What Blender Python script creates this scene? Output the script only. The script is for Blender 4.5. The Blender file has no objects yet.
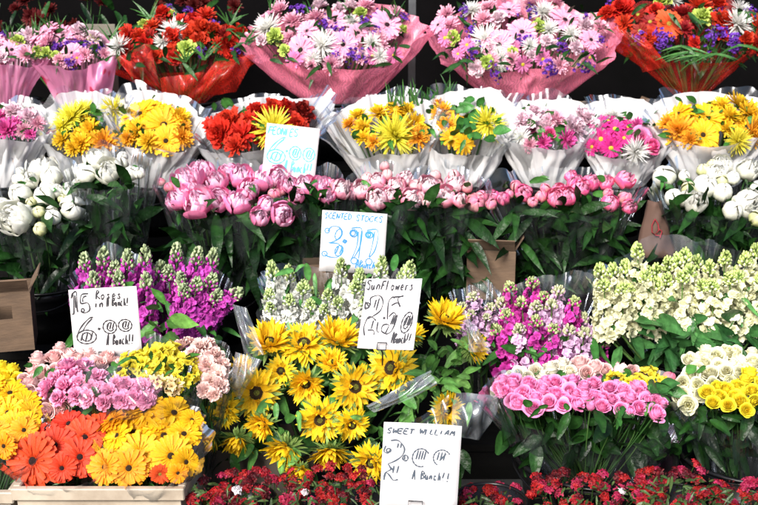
import bpy, math, random
import numpy as np
from mathutils import Vector, Matrix, noise
random.seed(7); rng = np.random.default_rng(7)
PI = math.pi; R = math.radians
sc = bpy.context.scene
COL = sc.collection

# ------------------------------------------------------------------ camera, world, sun, exposure
CAMLOC = Vector((0, -2.7, 1.6)); PITCH = R(15); FPX = 758 * 50 / 36.0
cd = bpy.data.cameras.new('camera'); cam = bpy.data.objects.new('camera', cd); COL.objects.link(cam)
cam.location = CAMLOC; cam.rotation_euler = (R(90) - PITCH, 0, 0)
cd.lens = 50; cd.sensor_width = 36; cd.clip_end = 500; cd.clip_start = 0.05
cd.dof.use_dof = True; cd.dof.focus_distance = 2.95; cd.dof.aperture_fstop = 5.6
sc.camera = cam

SUN_EL, SUN_AZ = 39, 205      # azimuth: where the sun stands (180 = behind the camera)
w = bpy.data.worlds.new('World'); sc.world = w; w.use_nodes = True
nt = w.node_tree; bg = nt.nodes['Background']; sky = nt.nodes.new('ShaderNodeTexSky')
sky.sky_type = 'NISHITA'; sky.sun_disc = False
sky.sun_elevation = R(SUN_EL); sky.sun_rotation = R(SUN_AZ); sky.air_density = 1.0; sky.dust_density = 3.0
nt.links.new(sky.outputs[0], bg.inputs[0]); bg.inputs[1].default_value = 0.095
sd = bpy.data.lights.new('sun', 'SUN'); sun = bpy.data.objects.new('sun', sd); COL.objects.link(sun)
sd.energy = 2.6; sd.angle = R(24); sd.color = (1, .965, .91)
sdir = Vector((math.sin(R(SUN_AZ)) * math.cos(R(SUN_EL)), math.cos(R(SUN_AZ)) * math.cos(R(SUN_EL)), math.sin(R(SUN_EL))))
sun.rotation_euler = sdir.to_track_quat('Z', 'Y').to_euler(); sun.location = (0, -4, 6)
vs = sc.view_settings; vs.view_transform = 'Standard'; vs.look = 'None'; vs.gamma = 1; vs.exposure = 1.25
sc.cycles.max_bounces = 7; sc.cycles.transparent_max_bounces = 20; sc.cycles.diffuse_bounces = 3
sc.cycles.glossy_bounces = 2; sc.cycles.transmission_bounces = 3
sc.cycles.caustics_reflective = False; sc.cycles.caustics_refractive = False

# ------------------------------------------------------------------ pixel (758x505) <-> world
FW = Vector((0, math.cos(PITCH), -math.sin(PITCH))); UP = Vector((0, math.sin(PITCH), math.cos(PITCH))); RT = Vector((1, 0, 0))
def P(px, py, Y):
    ray = FW + RT * ((px - 379) / FPX) + UP * ((252.5 - py) / FPX)
    return CAMLOC + ray * ((Y - CAMLOC.y) / ray.y)
def mpp(Y, py=252):
    ray = FW + UP * ((252.5 - py) / FPX)
    return ((Y - CAMLOC.y) / ray.y) / FPX
def lin(c):
    return tuple(((x / 12.92) if x <= .04045 else ((x + .055) / 1.055) ** 2.4) for x in c)

# ------------------------------------------------------------------ materials
MATS = {}
def nmat(name):
    m = bpy.data.materials.new(name); m.use_nodes = True
    return m, m.node_tree.nodes, m.node_tree.links, m.node_tree.nodes['Principled BSDF']
def petal_mat(name, rough=.55, trans=.25, noise=18., var=.16, bump=.12, spec=.3):
    if name in MATS: return MATS[name]
    m, N, L, b = nmat(name)
    at = N.new('ShaderNodeAttribute'); at.attribute_name = 'Col'
    tc = N.new('ShaderNodeTexCoord'); nz = N.new('ShaderNodeTexNoise'); nz.inputs['Scale'].default_value = noise; nz.inputs['Detail'].default_value = 4
    L.new(tc.outputs['Object'], nz.inputs['Vector'])
    mr = N.new('ShaderNodeMapRange'); mr.inputs[1].default_value = .3; mr.inputs[2].default_value = .7
    mr.inputs[3].default_value = 1 - var; mr.inputs[4].default_value = 1 + var * .6
    L.new(nz.outputs['Fac'], mr.inputs[0])
    oi = N.new('ShaderNodeObjectInfo'); mr2 = N.new('ShaderNodeMapRange')
    mr2.inputs[3].default_value = .92; mr2.inputs[4].default_value = 1.08; L.new(oi.outputs['Random'], mr2.inputs[0])
    mm = N.new('ShaderNodeMath'); mm.operation = 'MULTIPLY'; L.new(mr.outputs[0], mm.inputs[0]); L.new(mr2.outputs[0], mm.inputs[1])
    hs = N.new('ShaderNodeHueSaturation'); L.new(at.outputs['Color'], hs.inputs['Color']); L.new(mm.outputs[0], hs.inputs['Value'])
    mr3 = N.new('ShaderNodeMapRange'); mr3.inputs[3].default_value = .496; mr3.inputs[4].default_value = .504
    wn = N.new('ShaderNodeMath'); wn.operation = 'FRACT'; w7 = N.new('ShaderNodeMath'); w7.operation = 'MULTIPLY'; w7.inputs[1].default_value = 7.31
    L.new(oi.outputs['Random'], w7.inputs[0]); L.new(w7.outputs[0], wn.inputs[0]); L.new(wn.outputs[0], mr3.inputs[0]); L.new(mr3.outputs[0], hs.inputs['Hue'])
    L.new(hs.outputs[0], b.inputs['Base Color']); b.inputs['Roughness'].default_value = rough
    b.inputs['Specular IOR Level'].default_value = spec
    bp = N.new('ShaderNodeBump'); bp.inputs['Strength'].default_value = bump; bp.inputs['Distance'].default_value = .02
    L.new(nz.outputs['Fac'], bp.inputs['Height']); L.new(bp.outputs[0], b.inputs['Normal'])
    tr = N.new('ShaderNodeBsdfTranslucent'); L.new(hs.outputs[0], tr.inputs['Color'])
    mx = N.new('ShaderNodeMixShader'); mx.inputs[0].default_value = trans
    L.new(b.outputs[0], mx.inputs[1]); L.new(tr.outputs[0], mx.inputs[2]); L.new(mx.outputs[0], N['Material Output'].inputs[0])
    MATS[name] = m; return m
def solid_mat(name, c, rough=.5, c2=None, scale=12, bump=.0, metallic=0, spec=.5, stretch=(1, 1, 1), coord='Object'):
    if name in MATS: return MATS[name]
    m, N, L, b = nmat(name)
    tc = N.new('ShaderNodeTexCoord'); mp = N.new('ShaderNodeMapping'); mp.inputs['Scale'].default_value = stretch
    nz = N.new('ShaderNodeTexNoise'); nz.inputs['Scale'].default_value = scale; nz.inputs['Detail'].default_value = 6; nz.inputs['Roughness'].default_value = .65
    L.new(tc.outputs[coord], mp.inputs[0]); L.new(mp.outputs[0], nz.inputs['Vector'])
    cr = N.new('ShaderNodeValToRGB'); c2 = c2 or tuple(x * .7 for x in c)
    cr.color_ramp.elements[0].position = .35; cr.color_ramp.elements[1].position = .65
    cr.color_ramp.elements[0].color = (*c2, 1); cr.color_ramp.elements[1].color = (*c, 1)
    L.new(nz.outputs['Fac'], cr.inputs[0]); L.new(cr.outputs[0], b.inputs['Base Color'])
    mr = N.new('ShaderNodeMapRange'); mr.inputs[3].default_value = max(.03, rough - .12); mr.inputs[4].default_value = min(1, rough + .12)
    L.new(nz.outputs['Fac'], mr.inputs[0]); L.new(mr.outputs[0], b.inputs['Roughness'])
    b.inputs['Metallic'].default_value = metallic; b.inputs['Specular IOR Level'].default_value = spec
    if bump:
        bp = N.new('ShaderNodeBump'); bp.inputs['Strength'].default_value = bump; bp.inputs['Distance'].default_value = .01
        L.new(nz.outputs['Fac'], bp.inputs['Height']); L.new(bp.outputs[0], b.inputs['Normal'])
    MATS[name] = m; return m
def film_mat(name, c, opac=.5, opac2=None, rough=.35, gloss=.25, scale=6, print_c=None, mesh=False):
    """thin wrapping sheet: see-through where plain, creased; opac..opac2 = cover range"""
    if name in MATS: return MATS[name]
    m, N, L, b = nmat(name); opac2 = opac if opac2 is None else opac2
    tc = N.new('ShaderNodeTexCoord')
    mp = N.new('ShaderNodeMapping'); mp.inputs['Scale'].default_value = (1, 1, .3); L.new(tc.outputs['Object'], mp.inputs[0])
    n2 = N.new('ShaderNodeTexNoise'); n2.noise_type = 'RIDGED_MULTIFRACTAL'; n2.inputs['Scale'].default_value = scale * 1.6; n2.inputs['Detail'].default_value = 3; n2.inputs['Distortion'].default_value = .6; L.new(mp.outputs[0], n2.inputs['Vector'])
    nz = N.new('ShaderNodeTexNoise'); nz.inputs['Scale'].default_value = scale; nz.inputs['Detail'].default_value = 5; nz.inputs['Distortion'].default_value = 1.6
    L.new(mp.outputs[0], nz.inputs['Vector'])
    b.inputs['Base Color'].default_value = (*c, 1); b.inputs['Roughness'].default_value = rough
    col = None
    if print_c:
        vo = N.new('ShaderNodeTexNoise'); vo.inputs['Scale'].default_value = 13; vo.inputs['Detail'].default_value = 1.5; L.new(tc.outputs['Object'], vo.inputs['Vector'])
        cr = N.new('ShaderNodeValToRGB'); cr.color_ramp.elements[0].position = .60; cr.color_ramp.elements[1].position = .64
        cr.color_ramp.elements[0].color = (*c, 1); cr.color_ramp.elements[1].color = (*print_c, 1)
        L.new(vo.outputs['Fac'], cr.inputs[0]); L.new(cr.outputs[0], b.inputs['Base Color']); col = cr.outputs[0]
    tl = N.new('ShaderNodeBsdfTranslucent'); tl.inputs[0].default_value = (*c, 1)
    if col: L.new(col, tl.inputs[0])
    m1 = N.new('ShaderNodeMixShader'); m1.inputs[0].default_value = .4; L.new(b.outputs[0], m1.inputs[1]); L.new(tl.outputs[0], m1.inputs[2])
    gl = N.new('ShaderNodeBsdfGlossy'); gl.inputs['Roughness'].default_value = .16; gl.inputs[0].default_value = (.9, .93, 1, 1)
    lw = N.new('ShaderNodeFresnel'); lw.inputs[0].default_value = 1.45
    bp = N.new('ShaderNodeBump'); bp.inputs['Strength'].default_value = .55; bp.inputs['Distance'].default_value = .012
    L.new(n2.outputs['Fac'], bp.inputs['Height']); L.new(bp.outputs[0], gl.inputs['Normal']); L.new(bp.outputs[0], b.inputs['Normal']); L.new(bp.outputs[0], lw.inputs['Normal'])
    tp = N.new('ShaderNodeBsdfTransparent'); tp.inputs[0].default_value = (.97, .98, .98, 1)
    mr = N.new('ShaderNodeMapRange'); mr.inputs[1].default_value = .38; mr.inputs[2].default_value = .66
    mr.inputs[3].default_value = opac; mr.inputs[4].default_value = opac2; L.new(nz.outputs['Fac'], mr.inputs[0])
    fac = mr.outputs[0]
    if mesh:
        wv = N.new('ShaderNodeTexWave'); wv.inputs['Scale'].default_value = 24; wv.inputs['Distortion'].default_value = 22; wv.inputs['Detail'].default_value = 4; wv.inputs['Detail Scale'].default_value = .9
        L.new(tc.outputs['Object'], wv.inputs['Vector'])
        m5 = N.new('ShaderNodeMapRange'); m5.inputs[1].default_value = .35; m5.inputs[2].default_value = .75; m5.inputs[3].default_value = .72; m5.inputs[4].default_value = 1.0
        L.new(wv.outputs[1], m5.inputs[0]); mu = N.new('ShaderNodeMath'); mu.operation = 'MULTIPLY'; L.new(fac, mu.inputs[0]); L.new(m5.outputs[0], mu.inputs[1]); fac = mu.outputs[0]
    m2 = N.new('ShaderNodeMixShader'); L.new(fac, m2.inputs[0]); L.new(tp.outputs[0], m2.inputs[1]); L.new(m1.outputs[0], m2.inputs[2])
    mg = N.new('ShaderNodeMath'); mg.operation = 'MULTIPLY_ADD'; mg.inputs[1].default_value = gloss * 3; mg.inputs[2].default_value = gloss * .12; L.new(lw.outputs[0], mg.inputs[0])
    mg.use_clamp = True
    m3 = N.new('ShaderNodeMixShader'); L.new(mg.outputs[0], m3.inputs[0]); L.new(m2.outputs[0], m3.inputs[1]); L.new(gl.outputs[0], m3.inputs[2])
    L.new(m3.outputs[0], N['Material Output'].inputs[0]); MATS[name] = m; return m

PETAL = petal_mat('petal'); PETAL_SOFT = petal_mat('soft_petal', .6, .3, 6, .1, .06)
LEAF = petal_mat('leaf', .34, .10, 40, .4, .3, .2); STEMM = petal_mat('stem_green', .5, .05, 20, .2, .1)
DISC = petal_mat('flower_disc', .8, 0, 30, .4, .5)
BLACK = solid_mat('black_plastic', (.006, .006, .007), .3, (.003, .003, .0035), 9, .05, spec=.25)
SHELF = solid_mat('black_painted_wood', (.003, .003, .003), .75, (.0015, .0015, .0015), 5, .2, stretch=(1, 8, 8), spec=.1)
CARDB = solid_mat('cardboard', (.15, .095, .058), .85, (.085, .054, .034), 7, .4, stretch=(1, 1, 5))
CARDM = solid_mat('white_card', (.62, .60, .605), .6, (.53, .51, .52), 5, .06)
CRATE = solid_mat('cream_plastic', (.50, .43, .34), .5, (.30, .24, .18), 5, .2)
WHITE_TISSUE = film_mat('white_tissue', (.84, .83, .84), .90, 1.0, .55, .04, 5)
THIN_TISSUE = film_mat('frosted_film', (.80, .81, .84), .5, .85, .45, .10, 5)
CELLO = film_mat('cellophane', (.7, .78, .82), .0, .04, .25, .20, 9)
CLEAR_FLAP = film_mat('clear_flap', (.75, .82, .9), .08, .34, .3, .45, 9)
PINK_SHEET = film_mat('pink_mesh_sheet', lin((.96, .52, .64)), .85, .98, .5, .05, 7, mesh=True)
PINK_PRINT = film_mat('pink_printed_film', lin((.96, .60, .78)), .6, .85, .45, .10, 6, print_c=lin((.85, .2, .36)))
RED_SHEET = film_mat('red_film', lin((.86, .16, .09)), .22, .8, .6, .05, 9, mesh=True)

# ------------------------------------------------------------------ mesh collector
class MB:
    def __init__(s): s.v = []; s.f = []; s.c = []; s.n = 0
    def add(s, v, f, c):
        v = np.asarray(v, float).reshape(-1, 3); c = np.asarray(c, float)
        if c.ndim == 1: c = np.tile(c, (len(v), 1))
        s.v.append(v); s.c.append(c); s.f += [tuple(i + s.n for i in q) for q in f]; s.n += len(v)
    def grid(s, p, c, close=False):
        a, b, _ = p.shape; f = []
        for i in range(a - 1):
            for j in range(b - 1 + (1 if close else 0)):
                k = (j + 1) % b
                f.append((i * b + j, i * b + k, (i + 1) * b + k, (i + 1) * b + j))
        c = np.asarray(c, float)
        if c.ndim == 3: c = c.reshape(-1, 3)
        s.add(p.reshape(-1, 3), f, c)
    def tube(s, pts, rad, c, n=5, cap=True):
        pts = [Vector(p) for p in pts]; rad = rad if hasattr(rad, '__len__') else [rad] * len(pts); rings = []
        for i, p in enumerate(pts):
            d = (pts[min(i + 1, len(pts) - 1)] - pts[max(i - 1, 0)]).normalized()
            a = d.cross(Vector((0, 0, 1)) if abs(d.z) < .9 else Vector((1, 0, 0))).normalized(); b = d.cross(a)
            rings.append([p + (a * math.cos(2 * PI * k / n) + b * math.sin(2 * PI * k / n)) * rad[i] for k in range(n)])
        s.grid(np.array(rings), c, True)
        if cap:
            for ring in (rings[0], rings[-1]): s.add(ring, [tuple(range(n))], c)
    def box(s, lo, hi, c, M=None):
        x0, y0, z0 = lo; x1, y1, z1 = hi
        v = [Vector(p) for p in ((x0, y0, z0), (x1, y0, z0), (x1, y1, z0), (x0, y1, z0), (x0, y0, z1), (x1, y0, z1), (x1, y1, z1), (x0, y1, z1))]
        if M: v = [M @ p for p in v]
        s.add(v, [(0, 3, 2, 1), (4, 5, 6, 7), (0, 1, 5, 4), (1, 2, 6, 5), (2, 3, 7, 6), (3, 0, 4, 7)], c)
    def mesh(s, name, mat, smooth=True):
        me = bpy.data.meshes.new(name); v = np.concatenate(s.v)
        me.from_pydata(v.tolist(), [], s.f); c = np.concatenate(s.c)
        at = me.color_attributes.new('Col', 'FLOAT_COLOR', 'POINT')
        at.data.foreach_set('color', np.concatenate([np.clip(c, 0, 1), np.ones((len(c), 1))], 1).astype(np.float32).ravel())
        if smooth: me.polygons.foreach_set('use_smooth', [True] * len(me.polygons))
        me.materials.append(mat); me.update(); return me
def link(name, me, parent=None, M=None):
    o = bpy.data.objects.new(name, me); COL.objects.link(o)
    if parent: o.parent = parent
    if M is not None: o.matrix_basis = M
    return o
def tag(o, label=None, cat=None, group=None, kind=None):
    if label: o['label'] = label
    if cat: o['category'] = cat
    if group: o['group'] = group
    if kind: o['kind'] = kind
    return o
def empty(name, loc, label, cat, group=None):
    o = bpy.data.objects.new(name, None); COL.objects.link(o); o.location = loc; o.empty_display_size = .05
    return tag(o, label, cat, group)

# ------------------------------------------------------------------ petals and flower heads (unit radius, facing +z)
PROF = {
    'round': lambda t: np.clip(.35 + .65 * np.sin(np.clip(t, 0, 1) * PI * .62), 0, 1) * np.where(t > .97, .72, 1),
    'oval': lambda t: .25 + .75 * np.sin(t ** .8 * PI) ** .8 * (t < .999) + .0,
    'point': lambda t: (np.sin(np.clip(t * .94 + .06, 0, 1) * PI)) ** .7 * (1 - t ** 6) + .03,
    'spike': lambda t: (1 - t ** 3) * .8 + .08,
    'full': lambda t: .55 + .45 * np.sin(np.clip(t * 1.9, 0, PI / 2)) - .3 * np.clip((t - .86) / .14, 0, 1),
    'wide': lambda t: np.sin(np.clip(.12 + t * .72, 0, 1) * PI) ** .6,
}
def petals(m, n, L, W, a0, a1, c0, c1, r0=0, z0=0, prof='round', cup=.2, nt=5, ns=3, phi0=None, jl=.1, ja=6, jp=.3, wrap=False, wav=0., cj=.06):
    c0 = np.array(c0); c1 = np.array(c1)
    phi0 = rng.random() * 6.28 if phi0 is None else phi0
    for k in range(n):
        ph = phi0 + 2 * PI * k / n + rng.normal() * jp * PI / max(n, 1)
        l = L * (1 + rng.normal() * jl); t = np.linspace(0, 1, nt)
        da = rng.normal() * ja
        ang = np.radians(a0 + da + (a1 - a0 + rng.normal() * ja) * t)
        dr = np.cos(ang) * l / (nt - 1); dz = np.sin(ang) * l / (nt - 1)
        r = r0 + np.concatenate([[0], np.cumsum((dr[1:] + dr[:-1]) / 2)]); z = z0 + np.concatenate([[0], np.cumsum((dz[1:] + dz[:-1]) / 2)])
        hw = W / 2 * PROF[prof](t) * (1 + rng.normal() * .08); s = np.linspace(-1, 1, ns)
        S, _ = np.meshgrid(s, t); H = hw[:, None] * np.ones_like(S); Rr = r[:, None] * np.ones_like(S); Zz = z[:, None] * np.ones_like(S)
        A = ang[:, None] * np.ones_like(S)
        wv = wav * rng.normal(size=S.shape) * t[:, None]
        if wrap:
            AZ = ph + S * H; rr = np.maximum(Rr * (1 + .03 * np.abs(S)), 0) + wv
            p = np.stack([rr * np.cos(AZ), rr * np.sin(AZ), Zz + wv - cup * .25 * S * S * l * t[:, None]], -1)
        else:
            off = cup * S * S * H + wv
            x = Rr - np.sin(A) * off; y = S * H; zz = Zz + np.cos(A) * off
            p = np.stack([x * math.cos(ph) - y * math.sin(ph), x * math.sin(ph) + y * math.cos(ph), zz], -1)
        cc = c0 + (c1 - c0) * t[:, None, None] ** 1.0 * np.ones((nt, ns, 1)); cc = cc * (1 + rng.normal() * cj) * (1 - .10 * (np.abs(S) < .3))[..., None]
        m.grid(p, np.clip(cc, 0, 1))
def dome(m, r, h, c, n=10, z0=0, cj=.3, bump=.0):
    rings = []; cols = []
    for i in range(6):
        a = i / 5 * PI / 2; rr = max(r * math.cos(a), .002)
        rings.append([[rr * math.cos(2 * PI * k / n), rr * math.sin(2 * PI * k / n), z0 + h * math.sin(a) + bump * rng.normal()] for k in range(n)])
        cols.append([[x * (1 + cj * rng.normal() * .5) for x in c] for k in range(n)])
    m.grid(np.array(rings), np.clip(np.array(cols), 0, 1), True)
def florlets(m, n, r, h, c, size, z0=0, up=.5):
    """little studs over a dome (disc florets)"""
    for k in range(n):
        a = k * 2.39996; q = math.sqrt((k + .5) / n); x = r * q * math.cos(a); y = r * q * math.sin(a); z = z0 + h * math.sqrt(max(0, 1 - q * q))
        cc = np.array(c) * (1 + rng.normal() * .25); t = size
        m.add([(x - t, y, z), (x, y - t, z), (x + t, y, z), (x, y + t, z), (x * 1.04, y * 1.04, z + size * 2)], [(0, 1, 4), (1, 2, 4), (2, 3, 4), (3, 0, 4)], np.clip(cc, 0, 1))
GREEN = (.10, .22, .04); DGREEN = (.025, .085, .018)
HEADS = {}
def pair(kind, parts): return parts
def H_gerbera(c, cc=(.03, .008, .008), ring=None):
    m = MB(); c = np.array(c); ring = c * .8 if ring is None else ring
    petals(m, 24, .88, .26, 4, -12, c * .82, c, .13, 0, 'round', .25, 6, 3, ja=4)
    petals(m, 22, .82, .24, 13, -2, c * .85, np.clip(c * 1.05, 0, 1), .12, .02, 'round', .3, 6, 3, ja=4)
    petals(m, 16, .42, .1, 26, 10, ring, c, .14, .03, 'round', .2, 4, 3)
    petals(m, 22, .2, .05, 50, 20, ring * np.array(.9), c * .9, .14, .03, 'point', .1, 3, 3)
    d = MB(); dome(d, .17, .06, cc, 12, .03); florlets(d, 60, .17, .07, np.array(cc) * 1.6 + .004, .012, .03)
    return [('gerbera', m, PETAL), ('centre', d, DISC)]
def H_spider(c, tip=None):
    m = MB(); c = np.array(c); tip = c if tip is None else np.array(tip)
    for i, (a, l, n) in enumerate([(-12, 1, 18), (4, .98, 18), (20, .93, 17), (36, .84, 15), (52, .7, 13), (67, .52, 10), (80, .36, 7)]):
        petals(m, int(n * 1.35), l, .125, a, a + 16, c * (.8 + .03 * i), tip, .04, i * .015, 'spike', .5, 5, 3, ja=8, jl=.1, jp=.8)
    s = MB(); petals(s, 8, .3, .12, -30, 10, GREEN, GREEN, .02, -.06, 'point')
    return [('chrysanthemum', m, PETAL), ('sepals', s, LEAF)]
def H_carnation(c, c2=None, n=7):
    m = MB(); c = np.array(c); c2 = c if c2 is None else np.array(c2)
    for i in range(n):
        f = i / (n - 1)
        petals(m, int(11 - 6 * f), .95 - .35 * f, .62 - .25 * f, 5 + 78 * f, 15 + 70 * f, c * .7, c2, .03, .06 * i, 'wide', .35, 5, 5, ja=9, wav=.055, jp=.9)
    s = MB(); s.tube([(0, 0, -.55), (0, 0, -.3), (0, 0, .05)], [.1, .17, .22], GREEN, 7)
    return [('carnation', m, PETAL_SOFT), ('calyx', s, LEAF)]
def H_mum(c, c2=None, centre=None):      # full double daisy-like mum
    m = MB(); c = np.array(c); c2 = c if c2 is None else np.array(c2)
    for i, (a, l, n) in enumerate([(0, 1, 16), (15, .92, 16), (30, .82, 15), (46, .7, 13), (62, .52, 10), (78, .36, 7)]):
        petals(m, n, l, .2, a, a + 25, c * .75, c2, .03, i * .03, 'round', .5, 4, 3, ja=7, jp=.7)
    s = MB(); petals(s, 8, .3, .14, -30, 10, GREEN, GREEN, .02, -.06, 'point')
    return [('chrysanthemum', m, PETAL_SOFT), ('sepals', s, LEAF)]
def H_daisy(c, cc=(.75, .6, .05)):
    m = MB(); c = np.array(c)
    petals(m, 15, .86, .26, 6, 0, c * .75, c, .12, 0, 'round', .3, 5, 3)
    petals(m, 13, .72, .22, 20, 12, c * .7, c, .12, .03, 'round', .3, 5, 3)
    d = MB(); dome(d, .2, .1, cc, 10, .03); florlets(d, 40, .2, .12, cc, .02, .03)
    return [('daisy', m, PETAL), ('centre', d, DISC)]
def H_peony(c, tip, base, openness=.4):
    m = MB(); c = np.array(c); tip = np.array(tip); base = np.array(base); o = openness
    petals(m, 5, 1.78, 1.25, 0, 128 - 35 * o, base, c, .1, -.72, 'full', .35, 8, 9, wrap=True, jp=.3, wav=.012, ja=4)
    petals(m, 6, 1.72, 1.05, 6, 142 - 35 * o, base * .4 + c * .6, tip * .7 + c * .3, .1, -.68, 'full', .4, 8, 9, wrap=True, wav=.014, ja=5)
    petals(m, 7, 1.65, .9, 12, 150 - 30 * o, c, tip, .08, -.62, 'full', .5, 8, 7, wrap=True, wav=.02, ja=6)
    petals(m, 8, 1.5, .75, 24, 140, c * .92, tip, .06, -.5, 'full', .6, 7, 7, wrap=True, wav=.028, ja=9, jp=.9)
    petals(m, 9, 1.25, .7, 38, 128, c * .9, tip, .05, -.36, 'full', .7, 6, 7, wrap=True, wav=.035, ja=11, jp=.9)
    petals(m, 8, 1.0, .8, 55, 110, c * .88, tip, .03, -.2, 'full', .8, 5, 7, wrap=True, wav=.04, ja=12, jp=.9)
    s = MB(); petals(s, 4, .75, .5, -5, 75, GREEN, (.2, .33, .08), .05, -.76, 'point', .4, 5, 3)
    return [('peony', m, PETAL_SOFT), ('sepals', s, LEAF)]
def H_bud(c, tip, base):
    m = MB(); c = np.array(c); tip = np.array(tip); base = np.array(base)
    petals(m, 4, 2.35, 1.0, 4, 176, base, c, .1, -.82, 'wide', .25, 10, 7, wrap=True, ja=2, jl=.03, wav=.004)
    petals(m, 4, 2.2, 1.15, 8, 170, base, tip, .1, -.78, 'wide', .2, 10, 7, wrap=True, ja=3, jl=.03, wav=.004)
    petals(m, 3, 2.15, 1.4, 8, 168, c, tip, .08, -.72, 'wide', .2, 10, 7, wrap=True, ja=2, jl=.03)
    s = MB(); petals(s, 4, .85, .55, -8, 80, GREEN, (.22, .36, .08), .05, -.9, 'point', .4, 5, 3)
    return [('peony_bud', m, PETAL_SOFT), ('sepals', s, LEAF)]
def H_rose(c, outer, inner=None):
    m = MB(); c = np.array(c); outer = np.array(outer); inner = c * .9 if inner is None else np.array(inner); op = random.uniform(.0, 1.0)
    def pet(ph, rr, W, top, lean, lipv, col, tip, sq):
        nt_, ns_ = 9, 9; t = np.linspace(0, 1, nt_)[:, None]; s_ = np.linspace(-1, 1, ns_)[None, :]; one = t * 0 + s_ * 0 + 1
        az = ph + s_ * W / 2 * (.55 + .45 * np.sin(np.clip(t * 1.6, 0, PI / 2)))
        belly = .28 + .72 * np.sin(np.clip(t * 1.5, 0, 1) * PI / 2) ** .8
        r = rr * belly * one + lean * t ** 2 * one + lipv * np.clip((t - .7) / .3, 0, 1) ** 1.5 * (1 - .3 * s_ ** 2) + rng.normal(size=(nt_, ns_)) * .012 * t + (.07 * np.cos(PI * s_) + .03 * math.sin(ph * 7) * np.sin(4 * s_ + ph)) * t ** 6
        z = -.85 + (top + .85) * t * one - sq * np.abs(s_) ** 2.4 * t ** 3 - .5 * lipv * np.clip((t - .8) / .2, 0, 1) * one + rng.normal(size=(nt_, ns_)) * .014 * t
        tt = (t * one)[..., None]; e = np.clip(np.abs(s_) * one, 0, 1)[..., None] ** 3
        cc = col * .86 * (1 - tt) + tip * tt; cc = cc * (1 - .3 * e) + tip * .3 * e
        m.grid(np.stack([r * np.cos(az), r * np.sin(az), z], -1), np.clip(cc * (1 + .05 * rng.normal()), 0, 1))
    lt = np.clip(c * 1.08, 0, .95)
    for k in range(4): pet(k * 1.57 + rng.normal() * .2, .66 + .06 * op, 2.1, .30 - .25 * op + rng.normal() * .06, .12 * op, .10 + .22 * op, outer, lt, .38)
    for k in range(4): pet(k * 1.57 + .8 + rng.normal() * .2, .58, 2.0, .48 - .12 * op + rng.normal() * .05, .05 * op, .08 + .12 * op, outer * .5 + c * .5, lt, .34)
    for k in range(3): pet(k * 2.1 + .3 + rng.normal() * .2, .44, 2.5, .60 + rng.normal() * .04, 0, .06 + .06 * op, c, lt, .25)
    for k in range(3): pet(k * 2.1 + 1.3, .31, 2.6, .66 + rng.normal() * .03, 0, .03, c, lt, .2)
    for k in range(3): pet(k * 2.1 + 2.3, .19, 3.0, .68, 0, .01, inner, c, .12)
    pet(0, .09, 5.0, .66, 0, 0, inner * .9, inner, .08)
    s = MB(); petals(s, 5, .8, .22, -10, 70, GREEN, (.14, .26, .05), .06, -.88, 'point', .3, 5, 3)
    return [('rose', m, PETAL_SOFT), ('sepals', s, LEAF)]
def H_sunflower(c, cup):
    m = MB(); c = np.array(c); b = c * np.array([.97, .80, .7])
    a = 6 if cup < .3 else (34 if cup < .8 else 60)
    petals(m, 24, .80, .25, a - 16, a + 4 + 14 * cup, b, c, .27, -.03, 'point', .35, 7, 3, ja=10, jl=.12, jp=.7, cj=.06, wav=.012)
    petals(m, 23, .78, .24, a + 2, a + 16 + 20 * cup, b, c, .25, .0, 'point', .4, 7, 3, ja=12, jl=.12, jp=.7, cj=.06, wav=.012)
    petals(m, 16, .66, .22, a + 18, a + 44 + 18 * cup, b, c, .24, .02, 'point', .4, 7, 3, ja=13, jl=.16, jp=.8, cj=.06, wav=.012)
    petals(m, 7, .40, .17, a + 45, a + 95, b, c, .27, .04, 'point', .4, 6, 3, ja=15, jl=.2, jp=.9, cj=.06, wav=.012)
    d = MB(); dome(d, .30, .05, (.03, .018, .007), 16, .02); florlets(d, 130, .30, .08, (.06, .032, .010), .014, .02); florlets(d, 40, .12, .05, (.30, .34, .05), .014, .07)
    s = MB(); gb = (.12, .23, .05); g2 = (.32, .46, .13)
    s.tube([(0, 0, -.3), (0, 0, -.2), (0, 0, -.06)], [.09, .2, .32], gb, 12)
    for a_, l in ((-45, .55), (-22, .72), (0, .74), (16, .66)): petals(s, 16, l, .15, a_, a_ + 30, gb, g2, .24, -.1, 'point', .2, 5, 3, ja=16, jl=.22)
    return [('sunflower', m, PETAL), ('disc', d, DISC), ('bracts', s, LEAF)]
def H_lily(c, c2):
    m = MB(); c = np.array(c)
    for f in range(5):
        mm = MB(); a = f * 2 * PI / 5 + .4
        petals(mm, 6, .64, .42, 72, 8, c * .8, c2, .03, 0, 'oval', .4, 6, 3, ja=8)
        petals(mm, 4, .34, .03, 75, 55, (.12, .05, .01), (.10, .04, .01), .02, .03, 'spike', .1, 3, 3)
        n = Vector((math.cos(a) * .9, math.sin(a) * .9, 1)); Mx = Matrix.Translation((math.cos(a) * .42, math.sin(a) * .42, .0 if f else .3)) @ n.to_track_quat('Z', 'Y').to_matrix().to_4x4()
        if f == 0: Mx = Matrix.Translation((0, 0, .25))
        v = np.concatenate(mm.v); M3 = np.array(Mx.to_3x3()); v = v @ M3.T + np.array(Mx.translation)
        m.add(v, mm.f, np.concatenate(mm.c))
    s = MB()
    for k in range(7):
        a = k * .9; s.tube([(0, 0, -.9), (math.cos(a) * .3, math.sin(a) * .3, -.2)], .03, GREEN, 5)
    return [('alstroemeria', m, PETAL_SOFT), ('stalks', s, STEMM)]
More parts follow.
